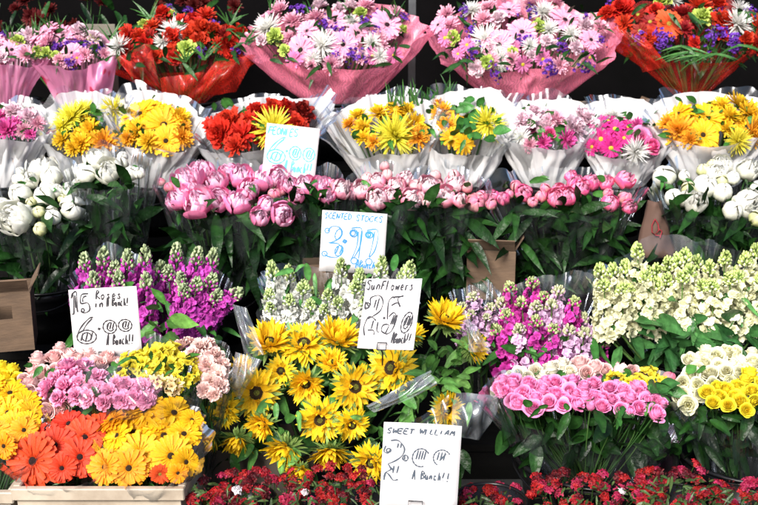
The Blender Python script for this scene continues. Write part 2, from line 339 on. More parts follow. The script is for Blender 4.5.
def H_statice(c):
    m = MB(); s = MB(); c = np.array(c)
    for k in range(26):
        x, y = rng.normal(size=2) * .42; z = rng.normal() * .2 + .25
        mm = MB(); petals(mm, 5, .24, .2, 65, 5, c * .8, c * (1 + .2 * rng.normal()), .02, 0, 'wide', .3, 3, 3, wav=.02)
        v = np.concatenate(mm.v); n = Vector((x, y, .6)).to_track_quat('Z', 'Y').to_matrix(); v = v @ np.array(n).T + np.array([x, y, z]); m.add(v, mm.f, np.concatenate(mm.c))
        if k % 2 == 0: s.tube([(0, 0, -.9), (x * .6, y * .6, -.2), (x, y, z)], .025, GREEN, 4)
    return [('statice', m, PETAL), ('stalks', s, STEMM)]
def floret(m, c, p, n, r, k=5, cj=.15, a0=35, a1=-5, prof='wide', w=1.0):
    mm = MB(); cc = np.array(c) * (1 + rng.normal() * cj)
    petals(mm, k, r, r * w, a0, a1, cc * .75, cc, .04 * r, 0, prof, .3, 3, 3, ja=14, wav=.07 * r, jp=.6)
    v = np.concatenate(mm.v); q = np.array(Vector(n).to_track_quat('Z', 'Y').to_matrix()); m.add(v @ q.T + np.array(p), mm.f, np.concatenate(mm.c))
def H_cluster(cols, eye=None):           # sweet william head
    m = MB()
    for k in range(15):
        a = k * 2.39996; q = math.sqrt((k + .5) / 15); n = (q * math.cos(a) * 1.1, q * math.sin(a) * 1.1, 1)
        c = cols[int(rng.integers(len(cols)))]
        floret(m, c, (q * math.cos(a) * .85, q * math.sin(a) * .85, .35 * (1 - q * q) + rng.normal() * .05), n, .33, 5, .15, 15, 0, 'wide', .85)
        if eye is not None:
            floret(m, eye, (q * math.cos(a) * .85, q * math.sin(a) * .85, .35 * (1 - q * q) + .05), n, .12, 5, .1, 10, 0)
    s = MB()
    petals(s, 12, .9, .1, 10, 50, (.03, .06, .02), (.09, .05, .03), .1, -.5, 'spike', .2, 4, 3, ja=20)
    return [('sweet_william', m, PETAL), ('bracts', s, LEAF)]
def H_spike(c, c2, budc, openf=.76):     # stock: length 1 along +z
    m = MB(); n = 40; c = np.array(c); c2 = np.array(c2)
    for k in range(n):
        f = (k / n) ** .9; z = f * openf; a = k * 2.2 + rng.normal() * .4; rr = .15 * (1 - .4 * f) * random.uniform(.75, 1.15)
        rad = .10 * (1 - .4 * f)
        floret(m, c * (1 - f * .3) + c2 * f * .3, (rr * math.cos(a), rr * math.sin(a), z + rng.normal() * .02), (math.cos(a), math.sin(a), .35 + rng.normal() * .4), rad * 1.2, 7, .14, 65, -5, 'wide', 1.0)
    for k in range(12):                      # coloured half-open buds
        a = k * 2.4; z = openf + .0 + .010 * k; x, y = .10 * math.cos(a), .10 * math.sin(a)
        m.tube([(x * .5, y * .5, z), (x * .9, y * .9, z + .012), (x, y, z + .03), (x * 1.05, y * 1.05, z + .045)], [.006, .022, .02, .006], c * .95, 6)
    s = MB(); b = np.array(budc)
    for k in range(34):
        f = k / 34; z = openf + .05 + (1 - openf - .05) * f + rng.normal() * .008; a = k * 2.4 + rng.normal() * .3; rr = .095 * math.sqrt(1 - f) + .008; x, y = rr * math.cos(a), rr * math.sin(a); q = random.uniform(.8, 1.25)
        s.tube([(x * .3, y * .3, z - .03), (x * .9, y * .9, z), (x * 1.1, y * 1.1, z + .02 * q), (x * 1.12, y * 1.12, z + .036 * q)], [.005, .019 * q, .02 * q, .007], np.clip(b * (1 + .3 * rng.normal()) + (k % 4 == 0) * .06, 0, 1), 6)
    s.tube([(0, 0, -.02), (0, 0, .97)], [.014, .008], GREEN, 5)
    return [('stock', m, PETAL), ('buds', s, LEAF)]

# palette (linear base colours)
RED = (.62, .035, .015); DRED = (.30, .012, .012); YEL = (.86, .66, .02); AMB = (.85, .42, .012); ORG = (.80, .22, .01)
PPK = (.82, .42, .56); PK = (.78, .20, .36); HPK = (.72, .05, .30); MAG = (.50, .02, .30); WHT = (.82, .80, .74); LIME = (.42, .58, .09)
PUR = (.16, .04, .42); LPUR = (.72, .38, .66)
SPEC = {
 'gred': (lambda: H_gerbera((.74, .05, .012), (.02, .006, .006)), 3), 'gyel': (lambda: H_gerbera((.93, .50, .008), (.03, .015, .005)), 3),
 'gamb': (lambda: H_gerbera((.90, .34, .008), (.03, .015, .006)), 2), 'gpink': (lambda: H_gerbera((.88, .40, .58), (.025, .006, .012), np.array((.8, .5, .6))), 3),
 'gora': (lambda: H_gerbera((.74, .10, .02), (.3, .2, .03)), 1),
 'swht': (lambda: H_spider(WHT, (.86, .86, .84)), 3), 'syel': (lambda: H_spider((.82, .70, .04), (.9, .82, .08)), 3),
 'cred': (lambda: H_carnation(RED), 2), 'cdred': (lambda: H_carnation(DRED), 2), 'clime': (lambda: H_carnation(LIME, (.55, .68, .16)), 2),
 'cpink': (lambda: H_carnation((.90, .56, .68), (.93, .72, .80)), 2), 'chot': (lambda: H_carnation((.95, .24, .50), (.96, .42, .64)), 3), 'cpeach': (lambda: H_carnation((.93, .54, .50), (.95, .70, .64)), 2),
 'mred': (lambda: H_mum(RED, (.7, .05, .02)), 2), 'mdred': (lambda: H_mum(DRED, (.4, .02, .02)), 2), 'mamb': (lambda: H_mum((.88, .50, .012), (.92, .62, .03)), 3),
 'mora': (lambda: H_mum((.86, .32, .012), (.90, .44, .03)), 2), 'mpink': (lambda: H_mum((.84, .28, .46), (.90, .50, .62)), 2), 'mmag': (lambda: H_mum(HPK, (.78, .12, .42)), 2),
 'dmag': (lambda: H_daisy((.70, .03, .26)), 2), 'dred': (lambda: H_daisy((.34, .015, .01), (.4, .4, .05)), 2), 'dpink': (lambda: H_daisy((.76, .22, .46)), 2), 'damb': (lambda: H_daisy((.88, .50, .01)), 2),
 'stat': (lambda: H_statice(PUR), 3),
 'ppink': (lambda: H_peony((.92, .27, .50), (.94, .62, .80), (.80, .12, .30), random.uniform(-.1, .5)), 4), 'plite': (lambda: H_peony((.90, .38, .50), (.95, .80, .84), (.72, .07, .18), random.uniform(-.4, .1)), 4),
 'pdeep': (lambda: H_peony((.86, .10, .32), (.93, .40, .60), (.80, .28, .22), random.uniform(-.4, .1)), 3), 'blite': (lambda: H_bud((.82, .42, .46), (.86, .62, .62), (.7, .14, .2)), 2), 'bdeep': (lambda: H_bud((.72, .10, .26), (.82, .3, .42), (.8, .55, .4)), 2),
 'pwht': (lambda: H_peony((.80, .79, .71), (.83, .83, .78), (.80, .82, .6), random.uniform(-.3, .45)), 4), 'bwht': (lambda: H_bud((.88, .87, .80), (.90, .90, .86), (.78, .80, .58)), 3), 'bcream': (lambda: H_bud((.76, .72, .42), (.8, .78, .55), (.5, .6, .2)), 2),
 'rpink': (lambda: H_rose((.95, .32, .58), (.92, .26, .52), (.86, .13, .38)), 6), 'rcream': (lambda: H_rose((.90, .84, .70), (.88, .84, .66), (.88, .72, .50)), 4), 'rpeach': (lambda: H_rose((.93, .62, .60), (.93, .66, .62), (.90, .42, .42)), 4),
 'ryel': (lambda: H_rose((.90, .74, .04), (.90, .72, .05), (.88, .60, .01)), 4), 'rhot': (lambda: H_rose((.76, .12, .32), (.78, .25, .42), (.6, .04, .2)), 2), 'rwht': (lambda: H_rose((.88, .86, .64), (.88, .85, .58), (.84, .78, .36)), 4),
 'sun0': (lambda: H_sunflower((.95, .67, .02), 0), 3), 'sun1': (lambda: H_sunflower((.95, .67, .02), .5), 3), 'sun2': (lambda: H_sunflower((.94, .62, .018), 1), 2),
 'lyel': (lambda: H_lily((.84, .66, .02), (.88, .74, .06)), 2), 'lpale': (lambda: H_lily((.84, .62, .3), (.86, .7, .4)), 1),
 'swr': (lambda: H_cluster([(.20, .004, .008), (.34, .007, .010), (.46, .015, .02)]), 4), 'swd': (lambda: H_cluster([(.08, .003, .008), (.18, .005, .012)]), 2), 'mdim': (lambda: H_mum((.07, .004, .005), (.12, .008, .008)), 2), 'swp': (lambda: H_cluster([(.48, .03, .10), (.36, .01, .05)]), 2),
 'sww': (lambda: H_cluster([(.82, .74, .78)]), 1),
 'kpur': (lambda: H_spike((.58, .05, .46), (.66, .14, .56), (.34, .42, .22)), 4), 'kmag': (lambda: H_spike((.66, .04, .40), (.7, .12, .5), (.38, .44, .18), .84), 3), 'klil': (lambda: H_spike((.86, .52, .80), (.88, .68, .86), (.44, .46, .26), .84), 3),
 'kwht': (lambda: H_spike((.9, .9, .87), (.85, .88, .7), (.42, .54, .2)), 3), 'kcre': (lambda: H_spike((.92, .91, .62), (.84, .87, .48), (.48, .62, .18), .78), 4),
}
def head_meshes(kind):
    if kind not in HEADS:
        fn, n = SPEC[kind]; HEADS[kind] = [[(nm, mb.mesh(nm, mt), ) for nm, mb, mt in fn()] for _ in range(n)]
    vs_ = HEADS[kind]; return vs_[random.randrange(len(vs_))]

# ------------------------------------------------------------------ a bunch of flowers
class Bunch:
    def __init__(s, name, label, cat, c, Y, rx, ry, base, group, slope=1.4, v0=.35, su=.6, sv=.5):
        s.c = c; s.Y = Y; s.rx = rx; s.ry = ry; s.slope = slope; s.k = 1.0; s.v0 = v0; s.su = su; s.sv = sv
        s.base = P(base[0], base[1], base[2] if len(base) > 2 else Y); s.root = empty(name, s.base, label, cat, group)
        s.stemlo = s.base + Vector((0, 0, .01))
    def Yat(s, py): return s.Y + (s.c[1] - py) * s.slope * mpp(s.Y) * 1.0
    def head(s, kind, px, py, rpx, u=None, v=None, dY=0, stem=True, jit=.12, sq=None):
        sc_ = 1.32 if kind[:3] == 'sun' else {'g': 1.14, 's': 1.22, 'm': 1.18, 'd': 1.2, 'c': 1.15, 'p': 1.12, 'b': 1.08, 'r': random.uniform(.9, 1.14), 'l': 1.2}.get(kind[0], 1)
        sc_ *= s.k
        if kind[0] == 'r': jit = max(jit, .2)
        if kind[:2] == 'sw' and kind != 'swht': sc_ = .8
        Y = s.Yat(py) + dY; p = P(px, py, Y); r = rpx * mpp(Y, py) * sc_
        if u is None: u = s.su * (px - s.c[0]) / s.rx + random.gauss(0, jit)
        if v is None: v = s.v0 + s.sv * (s.c[1] - py) / s.ry + random.gauss(0, jit)
        q = u * u + v * v
        if q > .97: k = math.sqrt(.97 / q); u *= k; v *= k; q = .97
        n = RT * u + UP * v - FW * math.sqrt(1 - q)
        rot = n.to_track_quat('Z', 'Y').to_matrix().to_4x4() @ Matrix.Rotation(random.random() * 6.28, 4, 'Z')
        sx, sy, sz = [r * random.uniform(.94, 1.06) for _ in range(3)]
        M = Matrix.Translation(p - s.base) @ rot @ Matrix.Diagonal((sx, sy, sz, 1))
        parts = head_meshes(kind); o = link(parts[0][0], parts[0][1], s.root, M)
        for nm, me in parts[1:]: link(nm, me, o)
        if stem:
            p0 = p - s.base; L = p0.length; dn = -n; Mi = M.inverted()
            q1 = p0 + dn * min(.09, L * .3); tgt = s.stemlo - s.base + Vector((random.gauss(0, .012), random.gauss(0, .012), 0))
            pts = []
            for i in range(6):
                t = i / 5; a = p0 + dn * r * .3; b_ = q1 + Vector((0, 0, -.05)); c_ = tgt
                pts.append(Mi @ ((1 - t) ** 2 * a + 2 * t * (1 - t) * b_ + t * t * c_))
            m = MB(); rad = max(.0016, min(.0045, r * .07))
            m.tube(pts, [rad / r] * 6, random.choice([(.03, .09, .02), (.06, .13, .03), (.025, .06, .012)]), 5, False); link('stem', m.mesh('stem', STEMM), o)
        return o
    def heads(s, lst, **kw):
        for h in lst: s.head(*h, **kw)
    def leaves(s, name, x0, x1, y0, y1, n, Lpx, wr=.36, dy=(-.05, .08), d=(0, -.3), spread=.6, cols=((.018, .07, .016), (.05, .15, .03)), fold=.25, droop=.6, shape='point', lab=None, ns=3):
        m = MB(); c0 = np.array(cols[0]); c1 = np.array(cols[1]); fol = y1 <= s.c[1] + s.ry * 1.15
        for k in range(n):
            px = random.uniform(x0, x1); py = random.uniform(y0, y1); Y = (s.Yat(py) if fol else s.Y) + random.uniform(*dy); p = P(px, py, Y) - s.base
            L = Lpx * mpp(Y) * random.uniform(.7, 1.25); W = L * wr * random.uniform(.8, 1.2)
            dr = (RT * (d[0] + random.gauss(0, spread)) + Vector((0, 0, 1)) * (d[1] + random.gauss(0, spread)) + Vector((0, -1, 0)) * random.uniform(.1, .9)).normalized()
            side = dr.cross(Vector((random.gauss(0, .4), -1.0, random.gauss(.4, .4)))).normalized(); nrm = side.cross(dr).normalized()
            nt_ = 7; rows = []; t = np.linspace(0, 1, nt_); w_ = PROF[shape](t) * W / 2
            for i in range(nt_):
                ctr = p + dr * (L * t[i]) + Vector((0, 0, -1)) * (droop * L * .5 * t[i] ** 2)
                rows.append([list(ctr + side * (sg * w_[i]) + nrm * (abs(sg) * fold * w_[i]) + nrm * (.05 * L * math.sin(i * 1.7 + k) * abs(sg) * .4)) for sg in ((-1, 0, 1) if ns == 3 else (-1, -.5, 0, .5, 1))])
            f = random.random(); c = c0 * (1 - f) + c1 * f; cc = np.ones((nt_, ns, 3)) * c; cc[:, ns // 2] *= 1.35
            m.grid(np.array(rows), cc)
        return link(name, m.mesh(name, LEAF), s.root)
    def blades(s, name, roots, n, Lpx, wpx=1.6, fan=(0, 1), spread=.35, cols=((.02, .08, .02), (.06, .17, .04)), droop=.5, dY=0):
        """long thin grass or palm blades rising from pixel points"""
        for (px, py) in roots:
            m = MB()
            for k in range(n):
                Y = s.Yat(py) + dY + random.uniform(-.02, .03); p = P(px + random.uniform(-3, 3), py, Y) - s.base; L = Lpx * mpp(Y) * random.uniform(.6, 1.2)
                dr = (RT * (fan[0] + random.gauss(0, spread)) + Vector((0, 0, 1)) * fan[1] + Vector((0, -1, 0)) * random.uniform(-.4, .5)).normalized(); side = dr.cross(Vector((0, -1, .2))).normalized(); w_ = wpx * mpp(Y) / 2
                rows = []
                for i in range(6):
                    t = i / 5; ctr = p + dr * L * t + (RT * dr.x * .3 + Vector((0, 0, -1))) * (droop * L * .4 * t * t); ww = w_ * (1 - t ** 2) + .0002
                    rows.append([list(ctr - side * ww), list(ctr + side * ww)])
                f = random.random(); m.grid(np.array(rows), np.array(cols[0]) * (1 - f) + np.array(cols[1]) * f)
            link(name, m.mesh(name, LEAF), s.root)
    def wrap(s, L, R_, F, B, base, mat, rd=.12, dY=0, pleat=.06, jag=.06, k=9, name='wrapping', gap=None, corners=0, flare=.25, rb=.03, lab=None):
        """cone of wrapping sheet whose rim runs through the four pixel points left, right, front, back"""
        Y = s.Y + dY; l, r = P(*L, Y), P(*R_, Y); f = P(*F, Y - rd); b = P(*B, Y + rd); c = (l + r) / 2; ax = (r - l) / 2; bb = P(base[0], base[1], Y)
        NT, NA = 24, 150; cz = random.random() * 50; rows = []; ph = [random.random() * 6.28 for _ in range(6)]
        a0, a1 = (0, 2 * PI) if gap is None else gap; close = gap is None
        for i in range(NT):
            t = i / (NT - 1); row = []
            for j in range(NA):
                th = a0 + (a1 - a0) * j / (NA if close else NA - 1); cs, sn = math.cos(th), math.sin(th)
                rim = c + ax * cs + ((b - c) * sn if sn > 0 else (f - c) * (-sn))
                wob = math.sin(k * th + ph[0]) * .5 + math.sin((k * 2 + 1) * th + ph[1]) * .3 + math.sin((k * 3 + 2) * th + ph[4] + 2 * t) * .14 + math.sin(3 * th + ph[2] + t) * .4
                out = (rim - c); rad = out.length
                jz = (math.sin(4 * th + ph[3]) * .5 + math.sin(7 * th + ph[5]) * .3 + math.sin(17 * th + ph[1]) * .12) * jag * rad
                if corners: jz += corners * rad * (abs(math.sin(corners * 0 + 2 * th + ph[3])) ** 3)
                foot = bb + Vector((cs * rb, sn * rb * .8, 0))
                tt = t ** (1 + flare * .2)
                p = foot.lerp(rim, t) + (Vector((out.x, out.y, 0)).normalized() if rad > 0 else Vector()) * (pleat * rad * wob * t ** 1.3 + flare * rad * (t * t - t) * .35 + .02 * t ** 6)
                p += Vector((0, 0, jz * t ** 3)); q_ = Vector((cs * 2.6 + cz, sn * 3.4, t * 1.1)); nn = 1 - 2.6 * abs(noise.noise(q_)); n2 = 1 - 2.6 * abs(noise.noise(Vector((cs * 8 + cz, sn * 8, t * 2.6))))
                p += Vector((out.x, out.y, .3 * out.z)).normalized() * ((nn - .4) * .017 + (n2 - .4) * .006) * min(1, t * 2) * min(1, rad / .16)
                row.append(list(p - s.base))
            rows.append(row)
        m = MB(); m.grid(np.array(rows), (1, 1, 1), close)
        o = link(name, m.mesh(name, mat), s.root)
        if lab: o['label'] = lab
        return o
    def sheet(s, pts, mat, name='wrapping_flap', bend=.04, nU=18, nV=18, crease=.006):
        """loose corner of film: four (px,py,dY) corners"""
        q = [P(x, y, s.Y + d) - s.base for x, y, d in pts]; rows = []; ph = random.random() * 6
        for i in range(nU):
            u = i / (nU - 1); row = []
            for j in range(nV):
                v = j / (nV - 1); p = (q[0] * (1 - u) + q[1] * u) * (1 - v) + (q[3] * (1 - u) + q[2] * u) * v
                p = p + Vector((0, -1, 0)) * (bend * math.sin(PI * u) * math.sin(PI * v)) + Vector((.3, -1, .3)) * crease * (math.sin(9 * u + 5 * v + ph) + math.sin(17 * u - 7 * v))
                row.append(list(p))
            rows.append(row)
        m = MB(); m.grid(np.array(rows), (1, 1, 1)); return link(name, m.mesh(name, mat), s.root)

# ------------------------------------------------------------------ setting
m = MB(); m.box((-40, -40, -.1), (40, 40, 0), (1, 1, 1))
tag(link('pavement', m.mesh('pavement', solid_mat('paving', (.05, .048, .046), .8, (.03, .03, .029), 3, .3), False)), kind='structure')
m = MB(); m.box((-6, 2.55, 0), (6, 2.7, 3.2), (1, 1, 1))
tag(link('back_wall', m.mesh('back_wall', solid_mat('dark_wall', (.004, .0035, .004), .95, (.002, .002, .002), 2, .2, spec=.03), False)), kind='structure')
st = empty('display_stand', (0, .9, 0), 'black tiered display stand carrying the rows of flower buckets', 'stand')
TIERS = [(.42, .78, .12), (.78, 1.13, .30), (1.13, 1.5, .60), (1.5, 1.98, .84)]
for y0, y1, z in TIERS:
    m = MB(); m.box((-2.0, y0 - .9 + .004, z - .025), (2.0, y1 - .9 - .004, z), (1, 1, 1)); link('shelf', m.mesh('shelf', SHELF, False), st)
    m = MB(); m.box((-2.0, y0 - .9, 0.0), (2.0, y0 - .9 + .018, z - .027), (1, 1, 1)); link('riser', m.mesh('riser', SHELF, False), st)
def zat(py, Y): return P(379, py, Y).z

# ------------------------------------------------------------------ buckets, boxes
BK = {}
def bucket(px, Y, rz, r, sz, label, group='black plastic flower buckets'):
    x = P(px, 250, Y).x; h = rz - sz; key = (round(h, 3), round(r, 3))
    x = (px - 379) * (((Y - CAMLOC.y) * math.cos(PITCH) + (CAMLOC.z - rz) * math.sin(PITCH)) / FPX)
    o = empty('flower_bucket', (x, Y, sz), label, 'bucket', group)
    if key not in BK:
        prof = [(0, .004), (r * .74, .004), (r * .76, 0), (r * .80, h * .3), (r * .805, h * .32), (r * .83, h * .55), (r * .845, h * .56), (r * .85, h * .6), (r * .90, h * .8), (r * .93, h * .82), (r * .935, h * .86), (r * .95, h * .97), (r * .93, h * .97), (r * .8, h * .5), (r * .7, .02), (0, .02)]
        n = 40; g = np.array([[[a * math.cos(2 * PI * k / n), a * math.sin(2 * PI * k / n), z] for k in range(n)] for a, z in prof]); b = MB(); b.grid(g, (1, 1, 1), True)
        q = [(r * .95, h * .965), (r * 1.0, h * .96), (r * 1.005, h * .985), (r * .985, h), (r * .94, h * .995), (r * .935, h * .97)]
        g = np.array([[[a * math.cos(2 * PI * k / n), a * math.sin(2 * PI * k / n), z] for k in range(n)] for a, z in q]); rm = MB(); rm.grid(g, (1, 1, 1), True)
        hd = MB(); hd.tube([(r * 1.0 * math.cos(a), r * 1.02 * math.sin(a) - .012, h * .93 - .05 * math.sin(-a)) for a in np.linspace(PI, 2 * PI, 20)], .003, (1, 1, 1), 6)
        BK[key] = (b.mesh('bucket_body', BLACK), rm.mesh('rim', BLACK), hd.mesh('handle', BLACK))
    for nm, me in zip(('body', 'rim', 'handle'), BK[key]): link(nm, me, o)
    return o
def carton(px, py, Y, w, h, d, rz, label, mat=None, hole=True, flap=True, bot=None):
    p = P(px, py, Y); o = empty('cardboard_box', p, label, 'box', 'cardboard boxes among the flowers'); o.rotation_euler = (0, 0, R(rz)); t = .005; mat = mat or CARDB
    m = MB()
    if hole:
        m.box((-w / 2, 0, 0), (w / 2, t, h * .55), (1, 1, 1)); m.box((-w / 2, 0, h * .55), (-w * .2, t, h * .78), (1, 1, 1)); m.box((w * .2, 0, h * .55), (w / 2, t, h * .78), (1, 1, 1)); m.box((-w / 2, 0, h * .78), (w / 2, t, h), (1, 1, 1))
    else: m.box((-w / 2, 0, 0), (w / 2, t, h), (1, 1, 1))
    m.box((-w / 2, d - t, 0), (w / 2, d, h), (1, 1, 1)); m.box((-w / 2, t, 0), (-w / 2 + t, d - t, h * .97), (1, 1, 1)); m.box((w / 2 - t, t, 0), (w / 2, d - t, h * .97), (1, 1, 1)); m.box((-w / 2 + t, t, 0), (w / 2 - t, d - t, t), (1, 1, 1))
    link('carton_walls', m.mesh('carton_walls', mat, False), o)
    if flap:
        f = MB(); M = Matrix.Translation((0, .002, h + .002)) @ Matrix.Rotation(R(38), 4, 'X'); f.box((-w / 2 + .004, 0, 0), (w / 2 - .004, .004, h * .3), (1, 1, 1), M); link('flap', f.mesh('flap', mat, False), o)
        f = MB(); M = Matrix.Translation((w / 2, .01, h + .002)) @ Matrix.Rotation(R(30), 4, 'Y'); f.box((-.004, 0, 0), (0, d - .02, h * .3), (1, 1, 1), M); link('flap', f.mesh('flap', mat, False), o)
    return o
def crate(x0, x1, Yf, Yb, z0, z1, label):
    o = empty('flower_crate', ((x0 + x1) / 2, Yf, z0), label, 'crate', 'cream plastic crates'); w = (x1 - x0) / 2; d = Yb - Yf; h = z1 - z0; t = .008
    m = MB(); m.box((-w, 0, 0), (w, t, h * .9), (1, 1, 1)); m.box((-w, d - t, 0), (w, d, h * .9), (1, 1, 1)); m.box((-w, t, 0), (-w + t, d - t, h * .9), (1, 1, 1)); m.box((w - t, t, 0), (w, d - t, h * .9), (1, 1, 1)); m.box((-w + t, t, 0), (w - t, d - t, .01), (1, 1, 1))
    me = m.mesh('crate_walls', CRATE, False); link('crate_walls', me, o)
    m = MB(); e = .012
    m.box((-w - e, -e, h * .9), (w + e, t, h), (1, 1, 1)); m.box((-w - e, d - t, h * .9), (w + e, d + e, h), (1, 1, 1)); m.box((-w - e, t, h * .9), (-w + t, d - t, h), (1, 1, 1)); m.box((w - t, t, h * .9), (w + e, d - t, h), (1, 1, 1))
    rim = link('rim', m.mesh('rim', CRATE, False), o); bv = rim.modifiers.new('bevel', 'BEVEL'); bv.width = .003
    return o

# ------------------------------------------------------------------ handwriting
GL = {
 'P': [[(0, 0), (.05, 1)], [(.02, .95), (.6, .95), (.62, .6), (.05, .5)]], 'E': [[(.55, 1), (.05, .95), (0, .05), (.6, 0)], [(.03, .5), (.45, .55)]], 'O': [[(.3, 1), (0, .6), (.15, .05), (.5, .1), (.6, .6), (.3, 1)]],
 'N': [[(0, 0), (.05, 1), (.5, .05), (.55, 1)]], 'I': [[(.1, 0), (.12, 1)]], 'S': [[(.55, .9), (.2, 1), (.05, .75), (.5, .4), (.4, .02), (0, .1)]], 'F': [[(.05, 0), (.08, 1)], [(.02, .95), (.6, 1)], [(.06, .5), (.4, .55)]], 'C': [[(.55, .9), (.15, .9), (0, .4), (.2, .02), (.6, .12)]],
 'T': [[(0, .95), (.65, 1)], [(.32, 1), (.28, 0)]], 'D': [[(.05, 0), (.05, 1), (.5, .8), (.55, .3), (.05, 0)]], 'K': [[(.05, 0), (.08, 1)], [(.55, 1), (.1, .5), (.6, 0)]], 'A': [[(0, 0), (.2, 1), (.3, 1), (.5, 0)], [(.08, .4), (.48, .42)]],
 'B': [[(.08, 0), (.1, 1), (.5, .85), (.12, .52), (.58, .3), (.08, 0)]], 'R': [[(.05, 0), (.08, 1), (.5, .85), (.1, .5), (.6, 0)]], 'W': [[(0, 1), (.15, 0), (.35, .6), (.5, 0), (.75, 1)]], 'L': [[(.1, 1), (.03, .03), (.5, 0)]], 'M': [[(0, 0), (.1, 1), (.3, .4), (.5, 1), (.6, 0)]],
 'o': [[(.25, .55), (.02, .3), (.2, 0), (.42, .25), (.25, .55)]], 's': [[(.4, .5), (.1, .5), (.35, .22), (.25, 0), (.0, .05)]], 'e': [[(.02, .28), (.4, .32), (.25, .56), (.02, .25), (.2, 0), (.45, .1)]], 'n': [[(.02, 0), (.05, .5)], [(.05, .35), (.25, .55), (.4, .4), (.4, 0)]],
 'u': [[(.02, .55), (.05, .08), (.3, .05), (.38, .5), (.42, 0)]], 'c': [[(.4, .48), (.12, .5), (.03, .2), (.2, 0), (.42, .08)]], 'h': [[(.05, 0), (.1, 1)], [(.06, .35), (.28, .52), (.4, .35), (.4, 0)]], 'f': [[(.4, .95), (.2, .9), (.12, 0)], [(0, .5), (.36, .52)]], 'l': [[(.08, 1), (.08, 0)]],
 'w': [[(0, .5), (.1, 0), (.25, .4), (.38, 0), (.5, .52)]], 'r': [[(.04, 0), (.05, .5)], [(.05, .35), (.2, .52), (.36, .48)]], 'i': [[(.08, 0), (.1, .5)], [(.1, .72), (.12, .78)]], '!': [[(.1, .28), (.2, 1)], [(.06, 0), (.08, .07)]], 't': [[(.15, .9), (.12, .05), (.35, .02)], [(0, .6), (.34, .62)]],
 '1': [[(.0, .7), (.2, 1), (.18, 0)]], '5': [[(.5, 1), (.1, .95), (.08, .55), (.5, .5), (.45, .05), (0, .05)]], ' ': []}
def text(s, x, y, h, w, slant=.12):
    out = []
    adv = w / max(len(s), 1)
    for i, ch in enumerate(s):
        for st_ in GL.get(ch, []):
            out.append([(x + i * adv + (a / .62) * adv * .78 + b * slant * h + random.gauss(0, .003), y + b * h + random.gauss(0, .004)) for a, b in st_])
    return out
def ell(cx, cy, rx, ry, a0=0, a1=360, n=18, tilt=0):
    o = []
    for i in range(n + 1):
        a = R(a0 + (a1 - a0) * i / n); x, y = rx * math.cos(a), ry * math.sin(a); o.append((cx + x * math.cos(tilt) - y * math.sin(tilt), cy + x * math.sin(tilt) + y * math.cos(tilt)))
    return o
def hatch(cx, cy, w, h, n=3, sl=.35): return [[(cx - w / 2 + w * i / max(n - 1, 1) - sl * h / 2, cy - h / 2), (cx - w / 2 + w * i / max(n - 1, 1) + sl * h / 2, cy + h / 2)] for i in range(n)]
